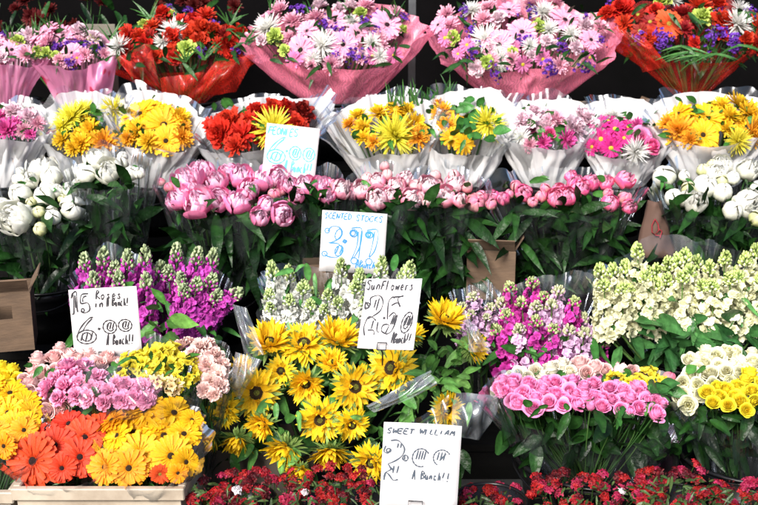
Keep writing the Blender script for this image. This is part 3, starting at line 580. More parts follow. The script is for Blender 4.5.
def card(label, TL, TR, BL, Y, lean, strokes, ink, clip, stalk_to, width=.0017, fd=.02, tr_dy=0):
    """strokes: list of (part_label, [polylines in card units, v up])"""
    tl, tr, bl = P(*TL, Y + lean), P(*TR, Y + lean + tr_dy), P(*BL, Y); ex = (tr - tl); ey = (tl - bl); W, H = ex.length, ey.length; ex.normalize(); n = ex.cross(ey).normalized(); ey = n.cross(ex).normalized()
    if n.y > 0: n = -n
    M = Matrix.Translation(bl) @ Matrix((ex, ey, n)).transposed().to_4x4()
    sub = bl + ex * W * clip[0]; foot = Vector((sub.x, sub.y + fd, zat(stalk_to, Y)))
    o = empty('price_card', foot, label, 'price card', 'handwritten price cards'); T = Matrix.Translation(-foot)
    # card sheet, very slightly bowed
    m = MB(); rows = [[[W * i / 8, H * j / 6, -.006 * math.sin(PI * i / 8)] for i in range(9)] for j in range(7)]; m.grid(np.array(rows), (1, 1, 1)); cs = link('card', m.mesh('card', CARDM), o, T @ M)
    so = cs.modifiers.new('thick', 'SOLIDIFY'); so.thickness = .0012; so.offset = -1
    inkm = solid_mat('ink_' + ink[0], ink[1], .5, tuple(x * .8 for x in ink[1]))
    for lb, sts in strokes:
        m = MB()
        for pl in sts:
            if len(pl) < 2: continue
            pts = []
            for i in range(len(pl) - 1):       # smooth resample
                p0 = pl[max(i - 1, 0)]; p1 = pl[i]; p2 = pl[i + 1]; p3 = pl[min(i + 2, len(pl) - 1)]
                for k in range(4):
                    t = k / 4; f = lambda a, b, c, d: .5 * (2 * b + (c - a) * t + (2 * a - 5 * b + 4 * c - d) * t * t + (3 * b - a - 3 * c + d) * t ** 3)
                    pts.append((f(p0[0], p1[0], p2[0], p3[0]), f(p0[1], p1[1], p2[1], p3[1])))
            pts.append(pl[-1]); rows = []
            for i, (x, y) in enumerate(pts):
                a = pts[max(i - 1, 0)]; b = pts[min(i + 1, len(pts) - 1)]; dx, dy = (b[0] - a[0]) * W, (b[1] - a[1]) * H; l = math.hypot(dx, dy) or 1; ww = width * (1.0 + .3 * math.sin(i * .9)); z = -.006 * math.sin(PI * min(max(x, 0), 1)) + .0007
                rows.append([[x * W - dy / l * ww, y * H + dx / l * ww, z], [x * W + dy / l * ww, y * H - dx / l * ww, z]])
            m.grid(np.array(rows), (1, 1, 1))
        w_ = link('lettering', m.mesh('lettering', inkm, False), o, T @ M)
        w_['label'] = lb
    # wire clip and stalk
    m = MB(); a, b, cw, ch = clip; pts = [(W * (a - cw / 2), H * (b - ch / 2), .006), (W * (a - cw / 2), H * (b + ch / 2), .006), (W * (a + cw / 2), H * (b + ch / 2), .006), (W * (a + cw / 2), H * (b - ch / 2), .006), (W * (a - cw / 2), H * (b - ch / 2), .006)]
    m.tube([M @ Vector(p) - foot for p in pts], .0018, (1, 1, 1), 6); link('clip', m.mesh('clip', solid_mat('dark_metal', (.03, .03, .035), .4, metallic=.6)), o)
    m = MB(); m.tube([M @ Vector((W * a, H * (b - ch / 2), .006)) - foot, M @ Vector((W * a, -.01, -.004)) - foot, Vector((0, 0, 0))], .0022, (1, 1, 1), 6); link('stalk', m.mesh('stalk', solid_mat('dark_metal', (.03, .03, .035), .4)), o)
    return o

# ================================================================== TOP TIER: big mixed bouquets (Y about 1.7)
GB = 'large mixed bouquets on the top shelf'
SHADE_LEAF = ((.0025, .011, .003), (.015, .056, .010)); DK = ((.008, .032, .008), (.025, .075, .018))  # first pair: leaf greens darkened to stand for shade deep in the bunches
def fillers(b, kinds, x0, x1, y0, y1, n, r, dY=.03):
    for _ in range(n):
        a = random.random() * 6.28; q = math.sqrt(random.random()); px = (x0 + x1) / 2 + (x1 - x0) / 2 * q * math.cos(a); py = (y0 + y1) / 2 + (y1 - y0) / 2 * q * math.sin(a)
        b.head(random.choice(kinds), px, py, r * random.uniform(.7, 1.1), dY=dY)
Y5 = 1.72; z5 = .84
b = Bunch('mixed_bouquet', 'pink printed film bouquet cut by the left edge of the top row', 'bouquet', (8, 48), Y5, 40, 20, (8, 135), GB)
b.heads([('gpink', 12, 50, 11), ('gpink', -8, 42, 11), ('clime', 18, 43, 8), ('cpink', 30, 36, 8), ('stat', 3, 36, 5), ('stat', 23, 37, 5), ('cpink', 2, 58, 8), ('clime', 38, 52, 6), ('mpink', -12, 56, 8), ('mpink', 26, 55, 8)])
fillers(b, ['cpink', 'mpink', 'stat'], -30, 38, 33, 60, 8, 7)
b.leaves('foliage', -28, 40, 32, 60, 40, 16, .2, dy=(-.02, .08), d=(0, .5), cols=DK); b.blades('grass_tuft', [(12, 40), (35, 38)], 5, 26, 1.3)
b.wrap((-42, 50), (46, 50), (8, 66), (5, 38), (8, 130), PINK_PRINT, .12, jag=.08)
b = Bunch('mixed_bouquet', 'pink printed film bouquet, complete, second from left on the top row', 'bouquet', (74, 46), Y5 - .03, 40, 20, (78, 130), GB)
b.heads([('gpink', 44, 33, 13), ('gpink', 63, 36, 12), ('mpink', 47, 44, 9), ('cpink', 80, 34, 10), ('gpink', 72, 53, 9), ('clime', 47, 53, 6), ('stat', 86, 48, 6), ('stat', 100, 49, 5), ('stat', 68, 46, 6), ('clime', 56, 56, 5), ('mpink', 85, 55, 7), ('dpink', 77, 58, 6), ('cpink', 94, 38, 7), ('stat', 78, 44, 5), ('mpink', 60, 60, 6)])
fillers(b, ['cpink', 'mpink', 'stat', 'clime', 'dpink'], 44, 106, 38, 64, 12, 7, dY=.02)
b.leaves('foliage', 45, 106, 33, 62, 40, 16, .2, dy=(-.02, .08), d=(0, .5), cols=DK); b.blades('grass_tuft', [(48, 30), (60, 30), (90, 36)], 5, 24, 1.3)
b.wrap((38, 58), (116, 55), (70, 68), (66, 28), (78, 128), PINK_PRINT, .12, jag=.10)
b.sheet([(88, 66, -.16), (118, 55, -.08), (112, 92, -.1), (84, 108, -.12)], PINK_PRINT)
b = Bunch('mixed_bouquet', 'red carnations with white spider chrysanthemums in red film, beside the grey board', 'bouquet', (182, 38), Y5, 70, 26, (185, 120), GB)
b.heads([('mred', 129, 35, 10), ('cred', 141, 37, 8), ('cred', 164, 15, 9), ('mred', 152, 27, 8), ('cred', 201, 32, 12), ('cred', 199, 43, 9), ('cred', 172, 39, 9), ('mred', 182, 23, 9), ('cred', 214, 33, 9), ('cred', 229, 47, 11), ('cred', 239, 33, 8), ('mred', 206, 17, 10), ('swht', 174, 32, 13), ('swht', 119, 47, 11), ('swht', 162, 43, 9), ('clime', 187, 50, 10), ('clime', 144, 25, 6), ('clime', 172, 16, 5), ('stat', 186, 14, 7), ('stat', 202, 52, 6), ('stat', 212, 25, 6), ('cpink', 247, 41, 7), ('mred', 219, 46, 8), ('cred', 190, 37, 8), ('stat', 168, 8, 5), ('mdred', 225, 36, 8), ('mdred', 150, 38, 8), ('cred', 194, 25, 8)])
fillers(b, ['cred', 'mred', 'mdred', 'stat', 'cred'], 122, 246, 20, 66, 16, 9, dY=.03)
b.leaves('foliage', 116, 250, 22, 66, 110, 20, .2, dy=(-.04, .12), d=(0, .2), cols=DK); b.blades('palm_leaf', [(112, 40), (245, 45), (150, 20), (230, 25), (205, 60), (185, 62)], 7, 24, 1.6, spread=.8)
b.wrap((114, 58), (254, 56), (182, 76), (184, 34), (186, 114), RED_SHEET, .14, dY=.03, jag=.16, pleat=.12, k=5)
b.sheet([(116, 58, -.12), (150, 42, -.14), (160, 88, -.16), (132, 78, -.14)], RED_SHEET); b.sheet([(215, 62, -.13), (256, 54, -.08), (236, 92, -.12), (185, 100, -.14)], RED_SHEET, bend=.06)
b.sheet([(160, 78, -.17), (205, 72, -.17), (200, 104, -.1), (163, 106, -.1)], RED_SHEET, bend=.05)
b = Bunch('mixed_bouquet', 'wide bouquet of pale pink gerberas in pink mesh sheet, left of the grey post', 'bouquet', (338, 34), Y5 - .04, 85, 28, (337, 120), GB)
b.heads([('gpink', 301, 50, 13), ('gpink', 343, 45, 13), ('gpink', 307, 31, 11), ('gpink', 335, 21, 11), ('gpink', 358, 33, 10), ('gpink', 387, 25, 14), ('swht', 322, 46, 13), ('swht', 268, 29, 14), ('swht', 372, 43, 9), ('clime', 276, 37, 9), ('clime', 285, 51, 6), ('clime', 360, 14, 7), ('clime', 402, 30, 5), ('stat', 324, 25, 7), ('stat', 336, 31, 7), ('stat', 298, 11, 8), ('stat', 367, 23, 7), ('stat', 380, 16, 7), ('stat', 335, 57, 5), ('stat', 404, 18, 5), ('mpink', 280, 11, 10), ('mpink', 293, 22, 10), ('mpink', 316, 18, 9), ('cpink', 350, 8, 8), ('mpink', 366, 6, 8), ('gpink', 265, 16, 9), ('cpink', 320, 8, 8), ('swht', 352, 22, 8), ('mpink', 396, 14, 8), ('cpink', 340, 10, 7), ('mpink', 290, 38, 7), ('mpink', 380, 38, 7), ('cpink', 262, 40, 6)])
fillers(b, ['cpink', 'mpink', 'stat', 'dpink', 'swht'], 275, 400, 30, 72, 22, 8, dY=.03)
b.leaves('foliage', 268, 405, 10, 66, 90, 18, .2, dy=(-.03, .12), d=(0, .2), cols=DK); b.blades('grass_tuft', [(310, 14), (350, 10), (395, 18), (270, 14)], 5, 22, 1.3)
b.wrap((248, 38), (424, 32), (332, 70), (345, 6), (337, 106), PINK_SHEET, .17, jag=.10, pleat=.09, k=5, flare=-.9, rb=.1)
b = Bunch('mixed_bouquet', 'wide bouquet of pale pink gerberas in pink mesh sheet, right of the grey post', 'bouquet', (522, 30), Y5 - .04, 90, 32, (525, 120), GB)
b.heads([('gpink', 499, 45, 14), ('gpink', 565, 20, 15), ('gpink', 522, 32, 13), ('gpink', 509, 10, 11), ('gpink', 591, 40, 11), ('swht', 485, 40, 14), ('swht', 472, 11, 10), ('swht', 543, 13, 11), ('swht', 571, 34, 9), ('swht', 549, 30, 9), ('clime', 454, 38, 8), ('clime', 486, 62, 7), ('clime', 538, 28, 8), ('stat', 472, 32, 7), ('stat', 529, 13, 7), ('stat', 601, 40, 5), ('stat', 462, 12, 6), ('stat', 585, 18, 5), ('dpink', 445, 38, 8), ('mpink', 450, 26, 9), ('mpink', 447, 15, 9), ('mpink', 484, 20, 9), ('dpink', 467, 45, 7), ('cpink', 499, 20, 9), ('mpink', 488, 8, 8), ('mpink', 530, 4, 8), ('cpink', 584, 27, 9), ('mpink', 600, 28, 8), ('swht', 530, 46, 8), ('cpink', 546, 42, 7), ('cpink', 575, 48, 7), ('mpink', 555, 3, 8), ('gpink', 438, 25, 8), ('clime', 512, 52, 5), ('dpink', 458, 54, 6)])
fillers(b, ['cpink', 'mpink', 'stat', 'dpink', 'swht'], 455, 595, 34, 74, 24, 8, dY=.03)
b.leaves('foliage', 445, 600, 8, 66, 90, 18, .2, dy=(-.03, .12), d=(0, .2), cols=DK)
b.wrap((431, 38), (617, 34), (530, 72), (520, -2), (525, 106), PINK_SHEET, .17, jag=.10, pleat=.09, k=5, flare=-.9, rb=.1)
b = Bunch('mixed_bouquet', 'red, lime and violet bouquet in red film at the right end of the top row', 'bouquet', (685, 22), Y5, 80, 26, (690, 112), GB)
b.heads([('gora', 669, 24, 13), ('cred', 621, 11, 12), ('cred', 720, 22, 11), ('mred', 698, 7, 12), ('mred', 758, 27, 11), ('dred', 650, 22, 8), ('dred', 640, 31, 8), ('dred', 638, 15, 8), ('mdred', 682, 14, 10), ('dred', 648, 34, 7), ('clime', 701, 18, 10), ('clime', 662, 4, 9), ('stat', 707, 38, 8), ('stat', 720, 33, 7), ('stat', 660, 35, 7), ('stat', 720, 14, 6), ('stat', 611, 3, 6), ('swht', 737, 24, 14), ('swht', 740, 10, 10), ('swht', 673, 1, 8), ('cred', 756, 45, 9), ('mred', 625, 24, 9), ('mdred', 685, 30, 8), ('cred', 745, 40, 8), ('cred', 655, 12, 8), ('cred', 716, 4, 9), ('stat', 750, 12, 6), ('cred', 608, 14, 8)])
fillers(b, ['cred', 'mdred', 'dred', 'stat'], 635, 758, 20, 50, 14, 8, dY=.03)
b.leaves('foliage', 620, 765, 12, 62, 120, 20, .2, dy=(-.04, .12), d=(0, .1), cols=DK); b.blades('palm_leaf', [(748, 12), (700, 55), (690, 52), (715, 54), (680, 46), (740, 45)], 8, 26, 1.8, fan=(0, -.1), spread=.9, dY=-.05)
b.wrap((612, 30), (770, 30), (690, 62), (690, 0), (690, 104), RED_SHEET, .15, dY=.02, jag=.14, pleat=.12, k=5)
b.sheet([(612, 28, -.12), (640, 34, -.16), (672, 66, -.16), (644, 72, -.12)], RED_SHEET)
for px, lb in ((8, 'under the leftmost pink film bouquet on the top shelf'), (78, 'under the second bouquet from the left on the top shelf'), (185, 'under the red carnation bouquet on the top shelf'), (337, 'under the pink mesh bouquet left of the pole'), (525, 'under the pink mesh bouquet right of the pole'), (690, 'under the red gerbera bouquet at the top right')):
    bucket(px, Y5 - .02, 1.08, .15, z5, 'black plastic bucket ' + lb)
# red blooms further back with shade put into their petal colour, boards and pole
b = Bunch('red_flower_bunch', 'dark red flowers, petals darkened further for the shade behind the top row at left', 'flowers', (70, 12), 2.25, 90, 14, (70, 120), 'dark red flowers behind the top row')
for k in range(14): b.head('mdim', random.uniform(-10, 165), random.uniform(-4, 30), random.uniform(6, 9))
b.leaves('foliage', -10, 170, 0, 60, 30, 22, .25, cols=SHADE_LEAF)
b = Bunch('red_flower_bunch', 'dark red flowers, petals darkened further for the shade behind the red carnation bouquet', 'flowers', (195, 2), 2.2, 60, 14, (195, 110), 'dark red flowers behind the top row')
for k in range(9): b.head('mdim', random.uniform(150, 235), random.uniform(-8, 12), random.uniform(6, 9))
b.leaves('foliage', 150, 240, 0, 30, 15, 22, .25, cols=SHADE_LEAF)
m = MB(); p = P(106, 24, 1.98); q = P(106, 160, 1.98); m.box((-.082, -.004, 0), (.082, .004, p.z - q.z), (1, 1, 1))
o = link('grey_board', m.mesh('grey_board', solid_mat('board', (.17, .155, .12), .8, (.12, .11, .09), 3, .1, stretch=(1, 1, .2)), False)); o.location = q; o.location.y = 1.97; bv = o.modifiers.new('bevel', 'BEVEL'); bv.width = .002
tag(o, 'plain grey board standing upright between the pink and the red bouquets', 'board')
pp = P(412, 50, 2.05); m = MB(); m.box((-.016, -.016, 0), (.016, .016, 2.4), (1, 1, 1)); m.box((-.03, -.03, 0), (.03, .03, .006), (1, 1, 1))
o = link('steel_post', m.mesh('steel_post', solid_mat('grey_metal', (.10, .11, .12), .4, metallic=.5), False)); o.location = (pp.x, 2.08, 0); tag(o, 'slim grey steel post rising between the two wide pink mesh bouquets', 'post')

# ================================================================== FOURTH TIER: small bouquets in white tissue (Y about 1.33)
GS = 'small bouquets in white tissue on the fourth row'; Y4 = 1.33; z4 = .60
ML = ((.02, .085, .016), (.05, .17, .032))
def small(label, c, rx, ry, base, hs, wr, mat=WHITE_TISSUE, leaves=16, dY=0, cello=True, rd=.10, pleat=.05):
    b = Bunch('small_bouquet', label, 'bouquet', c, Y4 + dY, rx, ry, base, GS, slope=1.2)
    b.k = 1.1; b.heads(hs); b.leaves('foliage', c[0] - rx * .8, c[0] + rx * .8, c[1] - ry * .8, c[1] + ry * .7, int(leaves * 1.3), 14, .42, dy=(-.015, .05), d=(0, .5), cols=ML)
    L, R_, F, B = wr; L = (L[0] - 5, L[1]); R_ = (R_[0] + 5, R_[1]); F = (F[0], F[1] - 2)
    for _ in range(len(hs) // 2 + 2):
        h = random.choice(hs); a = random.random() * 6.28; q = math.sqrt(random.random()) * .8
        if h[0][0] != 's': b.head(h[0], c[0] + rx * .8 * q * math.cos(a), c[1] + ry * .8 * q * math.sin(a), h[3] * .85, dY=.035)
    b.wrap(L, R_, F, B, (base[0], base[1] - 12), mat, rd, pleat=pleat, jag=.09, k=6, flare=-1.1, rb=.06)
    if cello: b.wrap((L[0] - 5, L[1] - 4), (R_[0] + 5, R_[1] - 5), (F[0] + 3, F[1] - 3), (B[0], B[1] - 4), (base[0], base[1] - 2), CELLO, rd * 1.2, pleat=.09, jag=.2, k=5, name='cellophane')
    return b
small('magenta and pale pink blooms in white paper, cut by the left edge', (10, 122), 34, 18, (5, 205), [('mmag', 7, 130, 10), ('mmag', 3, 116, 7), ('mmag', 15, 125, 7), ('cpink', 14, 113, 9), ('cpink', 29, 118, 9), ('mpink', 37, 124, 7), ('swht', 22, 110, 8), ('mpink', 24, 131, 7), ('mmag', -8, 124, 9), ('mmag', 30, 134, 5)], ((-30, 128), (46, 128), (8, 142), (12, 104)), leaves=14)
small('amber and yellow chrysanthemums in frosted wrap, left of the white wrapped yellow gerberas', (86, 126), 36, 22, (88, 205), [('syel', 72, 118, 14), ('syel', 114, 110, 13), ('syel', 62, 127, 10), ('mamb', 91, 130, 10), ('mamb', 82, 144, 10), ('mora', 104, 143, 11), ('mamb', 63, 140, 8), ('mamb', 94, 141, 8), ('syel', 84, 110, 9), ('mamb', 74, 148, 7)], ((48, 128), (124, 122), (88, 155), (84, 92)), mat=THIN_TISSUE, leaves=22)
small('yellow gerberas and orange daisies in white tissue, third from the left in its row', (155, 122), 40, 24, (155, 205), [('gyel', 164, 125, 16), ('gyel', 140, 114, 14), ('gyel', 166, 141, 13), ('mamb', 137, 133, 11), ('mamb', 180, 118, 9), ('mora', 182, 138, 9), ('mora', 128, 138, 7), ('gyel', 154, 108, 9), ('mamb', 148, 142, 9), ('mora', 184, 128, 6)], ((116, 120), (200, 130), (154, 152), (155, 92)), leaves=16)
small('bouquet of red carnations round one yellow spider chrysanthemum, behind the pale blue lettered card', (258, 124), 56, 24, (258, 205), [('cred', 221, 134, 12), ('cred', 230, 124, 12), ('mred', 242, 136, 12), ('cred', 273, 111, 10), ('cdred', 301, 115, 12), ('cred', 286, 109, 9), ('syel', 273, 129, 17), ('mred', 248, 121, 9), ('cred', 296, 126, 10), ('mred', 212, 126, 8), ('syel', 292, 140, 10), ('cred', 256, 112, 8), ('mred', 236, 146, 9)], ((204, 132), (322, 116), (250, 152), (275, 97)), leaves=24, mat=THIN_TISSUE)
b = small('amber chrysanthemums round a big yellow spider bloom, left half of the middle pair', (385, 126), 46, 24, (392, 210), [('syel', 394, 136, 18), ('mamb', 363, 129, 9), ('mora', 350, 125, 7), ('damb', 395, 110, 9), ('mamb', 378, 114, 9), ('mamb', 414, 126, 12), ('mora', 418, 138, 10), ('mamb', 358, 116, 7), ('mamb', 408, 112, 8), ('mora', 374, 142, 7), ('mamb', 364, 138, 7)], ((336, 124), (432, 118), (388, 158), (388, 96)), leaves=18)
b.blades('palm_leaf', [(392, 108), (402, 106), (412, 104), (420, 106), (430, 106)], 6, 30, 1.7, spread=.3)
b = small('orange daisies, glossy leaves and one yellow spider bloom, right half of the middle pair', (462, 124), 42, 24, (458, 210), [('mora', 442, 114, 10), ('damb', 454, 126, 11), ('damb', 464, 144, 9), ('damb', 451, 138, 9), ('syel', 487, 124, 15), ('mora', 446, 126, 8), ('damb', 462, 134, 8), ('mora', 438, 104, 6)], ((424, 118), (510, 116), (466, 158), (470, 90)), leaves=40)
b.blades('palm_leaf', [(440, 98), (448, 96)], 5, 26, 1.7, spread=.3); b.leaves('large_leaves', 448, 500, 98, 140, 16, 17, .45, dy=(-.07, 0), d=(0, .3), cols=((.02, .10, .02), (.05, .18, .035)))
small('pale pink and hot pink blooms in white wrap, left of the magenta daisy bouquet', (545, 128), 38, 22, (545, 205), [('cpink', 524, 124, 12), ('swht', 521, 138, 9), ('mpink', 555, 121, 9), ('cpink', 573, 129, 11), ('mmag', 566, 140, 9), ('mmag', 543, 143, 7), ('cpink', 534, 114, 8), ('rhot', 550, 134, 6), ('cpink', 580, 116, 8), ('mpink', 530, 145, 7)], ((504, 124), (588, 124), (545, 150), (545, 99)), leaves=26)
small('bouquet of magenta daisies with yellow eyes and a pink rose in white tissue', (622, 132), 38, 24, (622, 205), [('dmag', 601, 139, 9), ('dmag', 598, 124, 9), ('dmag', 611, 148, 9), ('dmag', 615, 129, 9), ('rpink', 641, 138, 10), ('rhot', 653, 146, 8), ('mmag', 637, 126, 7), ('swht', 635, 152, 12), ('swht', 613, 116, 9), ('cpink', 590, 119, 7), ('dmag', 624, 138, 7), ('dmag', 592, 147, 7), ('dmag', 608, 121, 7)], ((584, 128), (662, 132), (625, 162), (618, 98)), leaves=26)
small('yellow gerberas and orange blooms in white tissue at the right edge', (712, 122), 52, 24, (712, 205), [('gyel', 678, 114, 12), ('gyel', 707, 119, 15), ('gyel', 703, 135, 13), ('mora', 678, 131, 13), ('mora', 752, 132, 12), ('mamb', 737, 105, 11), ('mamb', 748, 114, 11), ('mamb', 730, 116, 9), ('syel', 737, 141, 12), ('mora', 690, 140, 9), ('mamb', 722, 106, 8), ('gyel', 760, 120, 10), ('mora', 668, 124, 8)], ((658, 122), (774, 122), (712, 146), (712, 92)), leaves=28)
for px, lb in ((5, 'at the left end of the fourth row'), (88, 'under the amber and yellow chrysanthemum bouquet'), (155, 'under the yellow gerbera bouquet at left'), (258, 'under the red carnation bouquet in the fourth row'), (392, 'under the left bouquet of the amber pair'), (458, 'under the right bouquet of the amber pair'), (545, 'under the pale and hot pink bouquet'), (622, 'under the magenta daisy bouquet'), (712, 'under the right end yellow gerbera bouquet')):
    bucket(px, Y4, .80, .095, z4, 'black plastic bucket ' + lb)

# ================================================================== THIRD TIER: peonies (Y about .97)
GP = 'wrapped bunches of peonies'; Y3 = .97; z3 = .30

def peony(label, c, rx, ry, basex, hs, rim=None, fy=(205, 285), nl=90, cat='peonies', lit=ML):
    b = Bunch('peony_bunch', label, cat, c, Y3, rx, ry, (basex, 320), GP, slope=1.5, v0=.55, su=.35, sv=.25)
    b.heads(hs)
    for _ in range(len(hs) // 2):
        h = random.choice(hs); b.head(h[0], h[1] + random.uniform(-10, 10), h[2] - random.uniform(1, 9), h[3] * .85, dY=.04)
    b.leaves('foliage', c[0] - rx * .82, c[0] + rx * .82, fy[0], fy[1] - 8, int(nl * .95), 40, .22, dy=(-.09, .08), d=(0, .25), spread=.4, cols=SHADE_LEAF)
    b.leaves('lower_foliage', c[0] - rx * .6, c[0] + rx * .6, fy[1] - 15, fy[1] + 20, int(nl * .25), 36, .2, dy=(-.05, .08), d=(0, .4), spread=.3, cols=SHADE_LEAF)
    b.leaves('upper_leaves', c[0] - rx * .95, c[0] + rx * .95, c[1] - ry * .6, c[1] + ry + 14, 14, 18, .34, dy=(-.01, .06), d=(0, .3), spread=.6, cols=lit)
    b.wrap((c[0] - rx - 5, c[1] - 4), (c[0] + rx + 5, c[1] - 4), (c[0] + 3, c[1] + ry * .9), (c[0], c[1] - ry - 6), (basex, 318), CELLO, .14, pleat=.10, jag=.16, k=5, name='cellophane', flare=-.5, rb=.06)
    return b
peony('white peonies with round buds in cellophane, leftmost of the peony row', (40, 195), 44, 30, 45, [('pwht', 15, 219, 16), ('bwht', 20, 194, 13), ('pwht', 42, 170, 14), ('bwht', 51, 176, 12), ('bwht', 44, 196, 12), ('bwht', 57, 191, 8), ('bwht', 70, 190, 9), ('bwht', 73, 208, 14), ('bcream', 39, 212, 7), ('bwht', 53, 217, 9), ('bcream', 40, 229, 8), ('bcream', 31, 202, 6), ('bwht', 18, 179, 7), ('bwht', -4, 210, 10), ('bcream', 63, 199, 6), ('pwht', 30, 180, 9)])
peony('white peonies held low in cellophane, between the white and pink peonies at left', (112, 172), 34, 20, 115, [('bwht', 86, 174, 11), ('pwht', 109, 172, 13), ('bwht', 131, 173, 9), ('pwht', 98, 160, 12), ('bwht', 139, 173, 7), ('bwht', 121, 163, 8)], fy=(182, 275), nl=80)
peony('pink peonies leaning out in cellophane, left of the scented stocks card', (228, 192), 62, 26, 222, [('ppink', 187, 182, 14), ('ppink', 204, 173, 12), ('ppink', 199, 203, 14), ('ppink', 179, 200, 12), ('ppink', 219, 200, 12), ('ppink', 239, 202, 12), ('ppink', 217, 182, 11), ('ppink', 241, 177, 13), ('bdeep', 169, 187, 6), ('ppink', 250, 190, 10), ('ppink', 261, 181, 11), ('ppink', 276, 178, 11), ('ppink', 266, 205, 10), ('ppink', 283, 215, 11), ('ppink', 260, 218, 9), ('ppink', 228, 172, 10), ('ppink', 192, 190, 9), ('bdeep', 274, 194, 7)], fy=(208, 275), nl=110)
peony('pink peonies just behind the blue lettered card', (312, 190), 30, 18, 318, [('ppink', 305, 187, 12), ('ppink', 320, 186, 9), ('ppink', 290, 185, 8), ('plite', 342, 190, 11), ('bdeep', 333, 184, 6), ('ppink', 297, 196, 8), ('ppink', 327, 196, 7)], fy=(200, 285), nl=70)
peony('pale pink tight peonies right behind the top of the scented stocks card', (390, 188), 34, 20, 385, [('plite', 362, 190, 10), ('plite', 377, 199, 12), ('plite', 377, 182, 9), ('blite', 387, 175, 7), ('plite', 397, 186, 9), ('plite', 405, 179, 9), ('plite', 412, 200, 12), ('blite', 367, 178, 7), ('blite', 416, 186, 8), ('plite', 390, 195, 8)], fy=(205, 285), nl=100)
peony('pale pink tight peonies in cellophane, left of the centre cardboard box', (448, 190), 30, 20, 445, [('plite', 429, 185, 10), ('blite', 427, 202, 7), ('plite', 445, 197, 12), ('plite', 455, 185, 10), ('blite', 435, 176, 7), ('blite', 454, 175, 7), ('blite', 467, 187, 7), ('bdeep', 476, 203, 10), ('plite', 460, 200, 8)], fy=(205, 290), nl=100)
peony('deep pink peony buds in cellophane, right of the centre cardboard box', (565, 192), 70, 20, 562, [('bdeep', 491, 204, 7), ('pdeep', 503, 199, 8), ('bdeep', 509, 194, 6), ('pdeep', 524, 193, 10), ('bdeep', 541, 196, 7), ('pdeep', 556, 198, 10), ('pdeep', 567, 197, 10), ('pdeep', 581, 188, 10), ('pdeep', 591, 182, 10), ('pdeep', 606, 183, 7), ('bdeep', 608, 193, 6), ('pdeep', 625, 180, 9), ('pdeep', 610, 203, 10), ('bdeep', 625, 198, 8), ('pdeep', 629, 207, 8), ('bdeep', 516, 186, 7), ('bdeep', 545, 188, 6), ('pdeep', 574, 184, 7), ('bdeep', 533, 202, 6)], fy=(205, 275), nl=190)
peony('white peonies in cellophane, right of the brown paper with a red mark', (712, 190), 52, 26, 712, [('bwht', 664, 176, 13), ('bwht', 673, 197, 10), ('bcream', 688, 188, 8), ('bcream', 703, 170, 7), ('bwht', 705, 186, 14), ('pwht', 695, 203, 12), ('bwht', 723, 192, 11), ('pwht', 717, 173, 11), ('pwht', 748, 170, 12), ('pwht', 748, 203, 16), ('bwht', 733, 210, 12), ('bwht', 759, 189, 10), ('bcream', 757, 218, 9), ('bcream', 721, 181, 8), ('bwht', 733, 178, 8), ('bwht', 684, 176, 7)], fy=(205, 265), nl=140)
for px, r_, lb in ((45, .13, 'under the leftmost white peonies'), (117, .11, 'under the second bunch of white peonies'), (222, .15, 'under the leaning pink peonies'), (318, .11, 'behind the scented stocks card'), (400, .13, 'under the tight pale pink peonies'), (562, .15, 'under the deep pink peony buds'), (712, .15, 'under the right hand white peonies')):
    bucket(px, Y3, .50, r_, z3, 'black plastic bucket ' + lb)

# ================================================================== SECOND TIER: stocks (Y about .6)
GK = 'bunches of stocks'; Y2 = .60; z2 = .12
def stock(label, c, rx, ry, basex, spikes, leaf, nl=60, film=True, ly=None, wr=None, Y=Y2, ll=30):
    b = Bunch('stock_bunch', label, 'stocks', c, Y, rx, ry, (basex, 400), GK, slope=.8)
    for (k, x0, y0, x1, y1, *d) in spikes:           # base pixel -> tip pixel of the flowering part
        x1 += random.uniform(-4, 4); y1 += random.uniform(-4, 3)
        dY = d[0] if d else random.uniform(-.06, .06); p0 = P(x0, y0, Y + dY - .02); p1 = P(x1, y1, Y + dY + .02 - .04); ax = p1 - p0; L = ax.length
        M = Matrix.Translation(p0 - b.base) @ ax.to_track_quat('Z', 'Y').to_matrix().to_4x4() @ Matrix.Rotation(random.random() * 6.28, 4, 'Z') @ Matrix.Diagonal((L * 1.12, L * 1.12, L, 1)) if L < .2 else Matrix.Translation(p0 - b.base) @ ax.to_track_quat('Z', 'Y').to_matrix().to_4x4() @ Matrix.Rotation(random.random() * 6.28, 4, 'Z') @ Matrix.Diagonal((.2, .2, L, 1))
        parts = head_meshes(k); o = link(parts[0][0], parts[0][1], b.root, M)
        for nm, me in parts[1:]: link(nm, me, o)
        Mi = M.inverted(); m = MB(); a = p0 - b.base; e = Vector((random.gauss(0, .02), random.gauss(0, .02), .01)); pts = [Mi @ (a.lerp(e, t) + ax.normalized() * (-.03 * math.sin(PI * t))) for t in (0, .25, .5, .75, 1)]
        m.tube(pts, .018, (.12, .24, .06), 5, False); link('stem', m.mesh('stem', STEMM), o)
    y0, y1 = ly or (c[1], c[1] + ry); b.leaves('foliage', c[0] - rx * .85, c[0] + rx * .85, y0, y1, nl, ll, .26, dy=(-.10, .05), d=(0, .1), spread=.5, cols=leaf, shape='oval')
    if film:
        L, R_, F, B = wr; b.wrap(L, R_, F, B, (basex, 398), CELLO, .12, pleat=.10, jag=.2, k=5, name='cellophane', flare=-.3, rb=.06)
    return b
sp = []
for (x, y) in ((83, 252), (100, 250), (112, 262), (125, 248), (147, 250), (160, 263)): sp.append(('kpur', 122 + (x - 122) * .75, 330, x, y))
